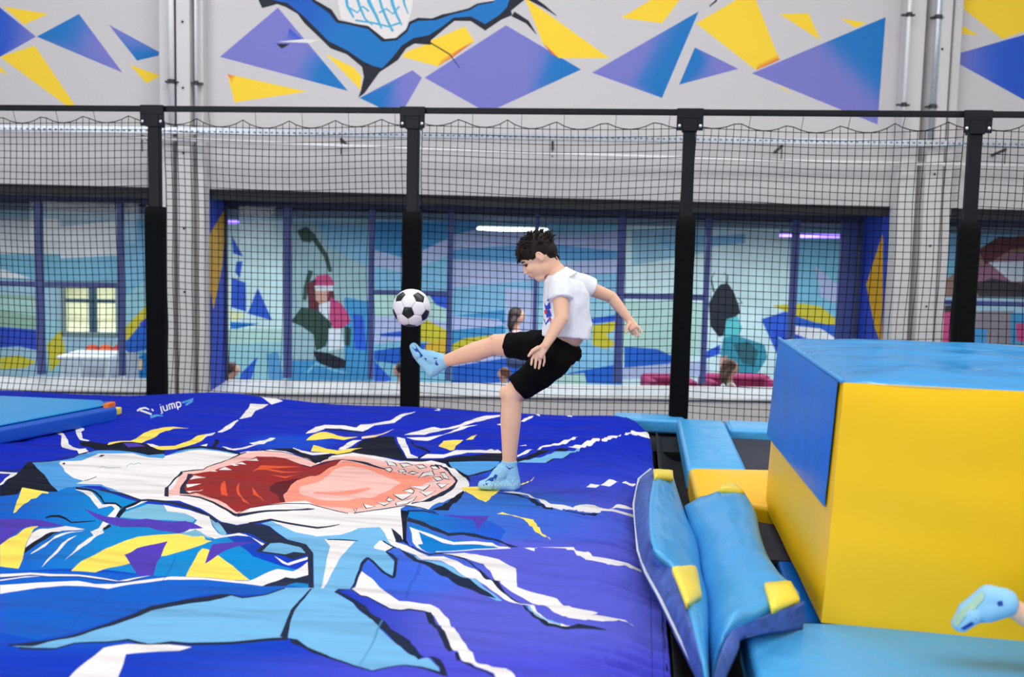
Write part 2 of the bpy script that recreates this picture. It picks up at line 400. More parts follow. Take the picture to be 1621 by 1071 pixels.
# ---------------------------------------------------------------- room behind the windows
BK=4.6
MR='''
W -300,350 235,350 235,405 -300,400
D -300,400 235,405 235,447 -300,440
W -300,418 0,425 50,440 -300,440
G -300,455 60,468 60,520 -300,520
d 0,470 58,476 58,500 0,490
j -200,518 0,517 62,522 62,555 30,548 0,550 -200,560
q 0,566 30,562 58,572 40,582 0,584
e 70,510 100,500 98,590 70,590
q 74,545 100,520 104,570 80,588
h 196,350 262,350 262,600 196,600
e 196,470 262,420 262,470 196,520
q 196,520 225,490 240,470 250,480 215,530 196,540
B 196,545 240,492 262,510 262,545 196,562
j 220,512 262,480 262,520 230,520
E 196,575 262,545 262,600 196,598
A 200,570 226,568 226,585 200,585
f 355,350 460,350 460,612 355,612
J 367,372 385,406 369,401
J 374,414 384,413 380,440 372,431
J 367,439 389,447 390,493 366,486
J 408,455 431,507 392,496
a 362,490 389,499 366,509
E 364,509 411,512 366,522
d 360,520 455,520 455,560 360,560
e 362,545 455,540 455,612 362,612
J 382,590 408,564 398,600 380,602
i 422,560 440,556 450,600 425,602
b 460,350 600,350 600,612 460,612
h 500,350 600,360 600,430 520,390
I 545,470 600,480 600,612 545,612
I 455,570 600,570 600,615 455,615
sz 10/8/6 477,368 496,375 516,405 523,430
z 470,365 485,358 500,372 492,384 478,382
sz 8/6 492,428 484,455 482,475
Z 485,450 500,440 524,438 530,470 520,500 490,495
x 500,436 520,434 530,448 524,454 500,454
t 497,452 528,452 528,460 500,460
y 499,460 520,460 518,478 508,482 500,475
t 505,482 525,475 530,500 520,520 506,510
x 523,470 540,480 551,496 555,509 540,520 529,522 521,505
z 460,509 477,486 503,490 526,512 516,548 500,555 496,529 477,516
z 545,515 556,520 554,548 546,546
t 520,520 540,520 545,550 520,555
K 496,555 520,558 548,570 546,582 520,584 500,570
sD 4 485,590 500,575 530,586 548,590
J 558,496 575,500 581,555 562,552
g 590,350 720,350 720,612 590,612
I 592,350 720,350 720,372 650,410 592,395
h 592,405 650,430 720,420 720,460 592,450
v 592,395 640,410 720,372 720,400 640,432 592,420
d 592,460 720,465 720,520 592,510
v 592,500 640,500 712,510 712,530 592,545
J 600,528 650,522 700,526 660,534 604,532
B 592,555 640,548 712,560 712,575 650,580 592,570
J 592,570 620,600 592,612
q 660,500 680,508 712,525 712,545 668,540 655,530
c 668,545 712,535 712,560 680,560
B 655,540 675,546 670,556 650,550
w 715,350 985,350 985,620 715,620
I 715,350 900,350 830,385 715,410
v 715,372 760,362 900,375 985,365 985,400 860,400 715,440
g 760,350 985,350 985,362 800,368
i 715,395 860,385 985,398 985,412 850,412 715,455
v 715,410 880,418 985,408 985,430 715,462
J 680,468 768,462 750,490 715,492 690,482
h 715,455 985,430 985,470 715,500
I 715,500 800,490 800,530 715,545
v 715,500 790,505 800,515 715,522
q 716,545 735,535 800,528 820,535 760,550 716,560
J 716,560 800,545 800,560 716,575
B 716,575 850,555 850,600 716,612
v 716,566 770,560 840,560 716,580
v 800,455 850,460 850,530 800,520
q 938,515 975,508 975,520 960,530 975,545 950,555 938,550
J 930,505 975,498 975,508 940,512
h 920,540 985,560 985,620 880,620
B 900,590 985,575 985,608 900,604
d 860,595 925,590 930,612 850,612
f 985,350 1250,350 1250,620 985,620
w 1000,365 1115,360 1115,400 1000,420
h 1040,380 1180,370 1180,385 1060,395
d 985,475 1115,480 1115,560 985,560
B 988,548 1040,552 1080,570 1040,580 988,582
v 985,582 1120,570 1120,595 985,600
J 1110,560 1140,545 1140,560 1110,570
K 1122,480 1132,460 1140,450 1152,448 1162,462 1170,485 1172,495 1160,505 1150,530 1138,533 1124,515
sK 3/1 1130,462 1126,440 1132,430
sK 3/1 1150,452 1152,436 1145,432
sK 3/1 1165,480 1175,480 1168,470
o 1150,505 1168,500 1175,520 1165,540 1145,535
p 1145,535 1165,530 1210,545 1215,565 1200,590 1175,592 1150,580 1140,560
p2 1160,545 1185,540 1200,555 1195,580 1175,575
y 1140,565 1152,562 1148,580 1138,580
g 1250,350 1380,350 1380,620 1250,620
J 1205,505 1245,492 1330,510 1330,560 1270,545 1230,560
B 1250,500 1325,520 1325,532 1250,515
q 1222,483 1270,480 1300,485 1324,505 1322,515 1290,510 1260,500
W 1256,515 1300,520 1322,535 1325,548 1290,540 1250,525
j 1224,520 1260,530 1300,548 1300,600 1236,600
v 1290,420 1325,450 1325,480 1300,470
f 1350,350 1378,350 1378,520 1350,520
A 1352,500 1376,500 1376,530 1352,530
B 1350,520 1380,520 1380,612 1350,612
h 1480,350 1700,350 1700,470 1480,470
g 1480,420 1560,400 1560,430 1480,450
n 1480,470 1500,440 1560,395 1600,375 1700,360 1700,470
Z 1548,395 1580,375 1700,372 1700,385 1600,395 1560,420
l 1545,425 1600,400 1700,395 1700,470 1580,470 1550,450
k 1540,450 1570,440 1700,465 1700,472 1550,470
t 1565,415 1700,410 1700,445 1600,445
x 1477,490 1520,492 1518,560 1477,560
k 1480,484 1520,482 1515,494 1485,494
u 1538,492 1605,492 1605,560 1540,560
I 1540,520 1562,520 1560,560 1538,560
I 1600,495 1700,495 1700,560 1600,560
q 1600,545 1700,545 1700,570 1600,570
x 1608,512 1700,505 1700,550 1610,540
'''
PAL.update(dict(a=(232,228,170),b=(150,178,184),c=(226,176,40),d=(176,208,196),e=(150,196,204),f=(206,228,228),g=(120,184,208),h=(128,182,212),i=(84,150,198),
 k=(48,38,44),l=(150,96,118),n=(150,108,92),o=(90,190,196),p=(44,140,160),p2=(34,90,100),r=(140,36,84),t=(214,218,224),u=(140,126,132),v=(176,182,216),w=(150,196,214),
 x=(196,62,116),y=(206,152,134),z=(38,66,54),I=(58,140,190),D=(120,178,204)))
PAL['G']=(150,180,160); PAL['q']=(208,190,40)
uo=uz(95,560,BK); 
def bkbase(px): return np.tile(np.array((160,190,205),float),(len(px),1))
w0=uz(98,530,BK)[0]; w1=uz(190,530,BK)[0]; hz0=uz(140,531,BK)[1]; hz1=uz(140,448,BK)[1]
parts=[(-10,w0,0,2.6),(w1,10.5,0,2.6),(w0,w1,0,hz0),(w0,w1,hz1,2.6)]
base=[(-10,0),(w1,0),(w1+.001,0),(10.5,0),(10.5,2.9),(-10,2.9)]
sh2=parse(MR)
def mk(name,u0,u1,z0,z1):
    cl=[s for s in sh2 if not((lambda q:(q[:,0].max()<u0)or(q[:,0].min()>u1)or(q[:,1].max()<z0)or(q[:,1].min()>z1))(np.array([uz(a,b,BK) for a,b in s[1]])))]
    o=paint(name,[(u0,z0),(u1,z0),(u1,z1),(u0,z1)],cl,lambda a,b:uz(a,b,BK),lambda a,b:wp(a,b,BK),bkbase,mat('interior_mural',attr=True,rough=.6,var=.14,vscale=2.5),.25,seglen=.5)
    tag(o,kind='structure'); return o
tag(mk('wall_far',w1,10.5,0,2.9),label='painted far wall of the room behind the windows')
mk('wall_far_left',-10,w0,0,2.9); mk('wall_far_sill',w0,w1,0,hz0); mk('wall_far_head',w0,w1,hz1,2.9)
zc=uz(810,352,BK)[1]
g=G(); wbox(g,-10,10.5,zc,zc+.6,DEP-.0,BK+.1); tag(g.build('ceiling',mat('dark_ceiling',(38,44,64),.9,bump=.003,bscale=8)),kind='structure')
g=G(); wbox(g,-10,10.5,-.05,0,DEP-.1,BK+.1); tag(g.build('floor_play_room',mat('play_floor',(150,160,176),.5,var=.1)),kind='structure')
D.objects['floor_play_room'].name='floor_2'
# exterior seen through the small far window
ext=empty('far_window',wp((w0+w1)/2,(hz0+hz1)/2,BK)); 
tag(ext,label='small bright daylight window in the far wall',kind='structure'); ext.name='window_4'
g=G(); 
for a,b,c_,d in ((w0,w0+.05,hz0,hz1),(w1-.05,w1,hz0,hz1),(w0,w1,hz0,hz0+.05),(w0,w1,hz1-.05,hz1)): wbox(g,a,b,c_,d,BK-.03,BK+.05)
g.build('window_frame',mat('frame_pale',(130,150,150),.5),ext)
um=uz(147,490,BK)[0]
g=G(); wbox(g,um-.05,um+.05,hz0,hz1,BK-.02,BK+.04); g.build('mullion',mat('frame_dark',(60,90,110),.5),ext)
hm=uz(147,476,BK)[1]
g=G(); wbox(g,w0,w1,hm-.025,hm+.025,BK-.02,BK+.04); g.build('transom',mat('frame_dark'),ext)
g=G(); wbox(g,w0,w1,hz0,hz1,BK+.0,BK+.006); g.build('glass_pane',glass,ext)
g=G(); a=wp(w0-3,-.5,BK+9); b=wp(w1+3,-.5,BK+9)
wbox(g,w0-6,w1+4,-.5,1.7,BK+12,BK+12.3); tag(g.build('sunlit_building',mat('outside_wall',(235,232,205),.8,var=.15,vscale=1.5)),'sunlit pale building seen through the small far window','building')
random.seed(9)
g=G()
for k in range(46):
    c=wp(random.uniform(w0-4,w1+3),random.uniform(1.75,3.2),BK+10.5+random.random()); r=random.uniform(.25,.5); g.ell(c,(r,r,r*.8),n=7,m=5)
tag(g.build('leafy_tree',mat('outside_leaves',(96,124,92),.8,bump=.1,bscale=6,var=.5,vscale=4)),'grey-green leafy tree above the sunlit building outside','tree')
g=G(); wbox(g,w0-8,w1+8,-.1,-.05,BK+.2,BK+14); tag(g.build('ground',mat('outside_ground',(190,186,160),.9,var=.2)),kind='structure')
area('outdoor_daylight',wp((w0+w1)/2,7,BK+6),8,4,2600,(1,1,.93),tuple(wp((w0+w1)/2,.8,BK+12)))
# lamps in the play room
wl=mat('lamp_glow',(240,245,255),.3,emit=(240,246,255),estr=3.5); pl=mat('violet_glow',(170,120,255),.3,emit=(140,110,255),estr=3.2)
def lamp(quad,m,label,off):
    z=zc-.06; pts=[]
    for x,y in quad:
        r=ray(x,y); p=O+r*((z-H)/r[2]); pts.append(p)
    return pts
def tubes(name,lines,m,label):
    root=None; g=G()
    cen=np.mean([p for l in lines for p in l],0); root=empty(name,cen); tag(root,label,'lamp','lamps in the room behind the windows')
    for l in lines:
        a,b=np.array(l[0]),np.array(l[1]); a[2]=min(a[2],zc-.12); b[2]=min(b[2],zc-.12); g=G(); g.tube([a,b],.020,8); g.build('light_tube',m,root,smooth=True)
        g=G(); g.tube([a+[0,0,.04],b+[0,0,.04]],.018,6); g.tube([a,a+[0,0,zc-a[2]]],.006,5); g.tube([b,b+[0,0,zc-b[2]]],.006,5); g.build('lamp_housing',mat('frame_pale'),root)
lz=zc-.09
def onc(x,y): return onz(x,y,lz)
def wl_line(x0,y0,off0,x1,y1,off1): return [onwall(x0,y0,off0),onwall(x1,y1,off1)]
tubes('ceiling_light',[wl_line(757,356,2.6,866,357,2.6),wl_line(757,356,2.6,793,351,3.6),wl_line(793,351,3.6,866,356.5,2.6)],wl,'white V-shaped tube light above the boy behind the glass')
tubes('violet_tube_light',[wl_line(1235,365,2.4,1340,367,1.9),wl_line(1262,363,3.0,1344,366,2.2)],pl,'long violet tube light near the right column')
tubes('violet_tube_light',[wl_line(355,350,2.2,378,351,2.2)],pl,'short violet tube light beside the left column')
for k,(u_,o_) in enumerate(((-6,2.4),(-2.4,2.6),(.8,2.6),(3.8,2.6),(7,2.4))):
    p=wp(u_,zc-.12,o_); area('play_room_lamp',p,2.2,1.0,80,(.9,.97,1))

# ---------------------------------------------------------------- hall floor
g=G(); g.box((-12,-4,-.06),(12,13,-.002)); tag(g.build('floor',mat('hall_floor',(176,176,182),.6,var=.1)),kind='structure')
# ---------------------------------------------------------------- posts, beam, nets
PY=7.0
steel=mat('black_steel',(12,15,22),.5,spec=.25); padm=mat('black_padding',(6,7,9),.85,spec=.15,bump=.004,bscale=16)
pxs=[245,655,1092,1545]; PX=[ony(x,190,PY)[0] for x in pxs]; bz=ony(810,176,PY)[2]; zp=ony(655,335,PY)[2]
PX=[-7.25,-5.38]+PX+[4.03]
labs=['netting post off to the far left','netting post left of the blue mat','black padded netting post before the left white column, leftmost in view','black padded netting post directly behind the football','black padded netting post between the boy and the blue and yellow block','black padded netting post behind the blue and yellow block, rightmost in view','netting post off to the far right']
bolt=mat('bolt_zinc',(215,215,220),.3,.6)
for i,x in enumerate(PX):
    if i in (0,): continue
    root=empty('net_post',(x,PY,0)); tag(root,labs[i],'post','black posts carrying the net')
    g=G(); g.box((x-.041,PY-.03,.0),(x+.041,PY+.03,bz-.02)); g.build('steel_tube',steel,root,bevel=.006)
    # padding sleeve with slight bulges
    n=20; k=26; vs=[];fs=[]
    for a in range(k+1):
        z=.62+(zp-.62)*a/k
        for j in range(n):
            t=2*math.pi*j/n; c,s=math.cos(t),math.sin(t)
            q=.066/max(abs(c),abs(s))**.75*(1+.05*noise.noise(Vector((x*9+c,s,z*4))))
            if a in (0,k): q*=.93
            vs.append((x+q*c,PY+q*s,z))
    for a in range(k):
        for j in range(n): fs.append((a*n+j,a*n+(j+1)%n,(a+1)*n+(j+1)%n,(a+1)*n+j))
    fs+=[list(range(n))[::-1],[k*n+j for j in range(n)]]
    xform('padding_sleeve',vs,fs,padm,root,smooth=True)
    g=G(); g.box((x-.088,PY-.05,bz-.125),(x-.05,PY-.042,bz+.005)); g.box((x+.05,PY-.05,bz-.125),(x+.088,PY-.042,bz+.005)); g.box((x-.088,PY-.052,bz-.045),(x+.088,PY-.036,bz+.022)); g.box((x-.05,PY-.05,bz-.13),(x+.05,PY+.05,bz+.0))
    br=g.build('bracket',steel,root,bevel=.004)
    for sx in (-.069,.069):
        g=G(); g.ell((x+sx,PY-.053,bz-.095),(.011,.006,.011),n=10,m=6); g.build('bolt',bolt,root,smooth=True)
g=G(); g.tube([(PX[1]-.3,PY,bz),(PX[-1]+.3,PY,bz)],.028,4); 
tag(g.build('top_rail',steel,bevel=.004),'long black rail joining the tops of the net posts','rail')
netm=mat('black_net',(12,14,20),.9,spec=.1)
def netpanel(x0,x1,label,seed):
    NY=PY+.075; cw=.0495; nx=max(2,round((x1-x0)/cw)); cz=.0495; zb0=.86; nz=int((bz-.045-zb0)/cz)
    rnd=random.Random(seed); V3={}
    def P(i,j):
        x=x0+(x1-x0)*i/nx; z=zb0+j*cz
        top=bz-.04-.055*abs(math.sin(math.pi*(x-x0)/.34+seed))**.8
        z=min(z,top) if j<nz else top
        low=max(0,(1.55-z)/.7); 
        y=NY-.10*low*low+.03*noise.noise(Vector((x*1.1,z*1.1,seed)))
        xx=x+.022*noise.noise(Vector((x*1.2,z*1.6,seed+5)))+.05*low*noise.noise(Vector((x*.8,seed,2)))*math.sin(min(1,(x-x0)/.2,(x1-x)/.2)*1.57)
        zz=z+.03*noise.noise(Vector((x*.8+3,z*1.2,seed+9)))-.02*math.sin(math.pi*(x-x0)/(x1-x0))
        if j==nz: zz=min(zz,bz-.03)
        return Vector((xx,y,zz))
    g=G(); r=.0027
    for i in range(nx+1): 
        g.tube([P(i,j) for j in range(nz+1)],r*(1.3 if i in(0,nx) else 1),3,cap=False,up=(0,1,0))
    for j in range(0,nz+1): g.tube([P(i,j) for i in range(nx+1)],r*(1.35 if j in (nz,) else 1),3,cap=False)
    x=x0
    while x<x1-.1:   # ties up to the rail
        i=min(nx,max(0,round((x-x0)/(x1-x0)*nx))); p=P(i,nz); g.tube([p,(p.x+.006,PY+.03,bz-.005),(p.x+.012,PY-.03,bz+.01)],.002,3,cap=False); x+=.34
    o=g.build('safety_net',netm); tag(o,label,'net','black safety nets between the posts')
    return o
nl=['black safety net left of the leftmost visible post','black safety net between the left column post and the football post','black safety net behind the boy','black safety net between the boy and the blue and yellow block','black safety net right of the rightmost post']
for k in range(5): netpanel(PX[1+k]+.045,PX[2+k]-.045,nl[k],k*3+1)

# ---------------------------------------------------------------- stunt airbag with its print
def sstep(a,b,x):
    t=min(1,max(0,(x-a)/(b-a))); return t*t*(3-2*t)
BX=.10
def bagz(x,y):
    z=.035*noise.noise(Vector((x*.9+3,y*2.2,0)))+.022*noise.noise(Vector((x*1.7,y*4.3+.5*x,4)))
    z+=.010*noise.noise(Vector((x*3.1,y*9+1.1*x,7)))
    e=sstep(-1.1,0.0,x)
    rid=1-abs(noise.noise(Vector((x*1.3+8,y*13+1.2*x,1))))*2
    z+=e*.028*(rid-.6)*min(1,.25+e)
    rid2=1-abs(noise.noise(Vector((x*2.0+5,y*26-.8*x,2))))*2
    z+=sstep(-.45,0.02,x)*.010*(rid2-.6)
    far=sstep(4.6,6.0,y)
    z*=1-.35*far
    z-=.05*sstep(-.22,BX,x)**2
    z-=.13*sstep(6.62,6.9,y)**2
    z+=.05*math.exp(-((x+2.9)/.5)**2-((y-6.75)/.35)**2)
    # the boy's weight presses the cover in a little
    d=math.hypot(x+.62,(y-4.6)*1.2); z=z*(1-.8*math.exp(-(d/.22)**2))-.012*math.exp(-(d/.35)**2)
    return 1.0+z
def to2bag(px,py):
    py=max(py,430)
    a=onz(px,py,1.10); b=onz(px,py,.86)
    n=int(np.linalg.norm(b-a)/.008)+2; prev=0; h0=a[2]-bagz(a[0],a[1])
    for i in range(1,n+1):
        p=a+(b-a)*(i/n); h=p[2]-bagz(p[0],min(p[1],7.2))
        if h<=0:
            f=h0/(h0-h) if h0>h else 0; return (a+(b-a)*((i-1+f)/n))[:2]
        h0=h
    return b[:2]
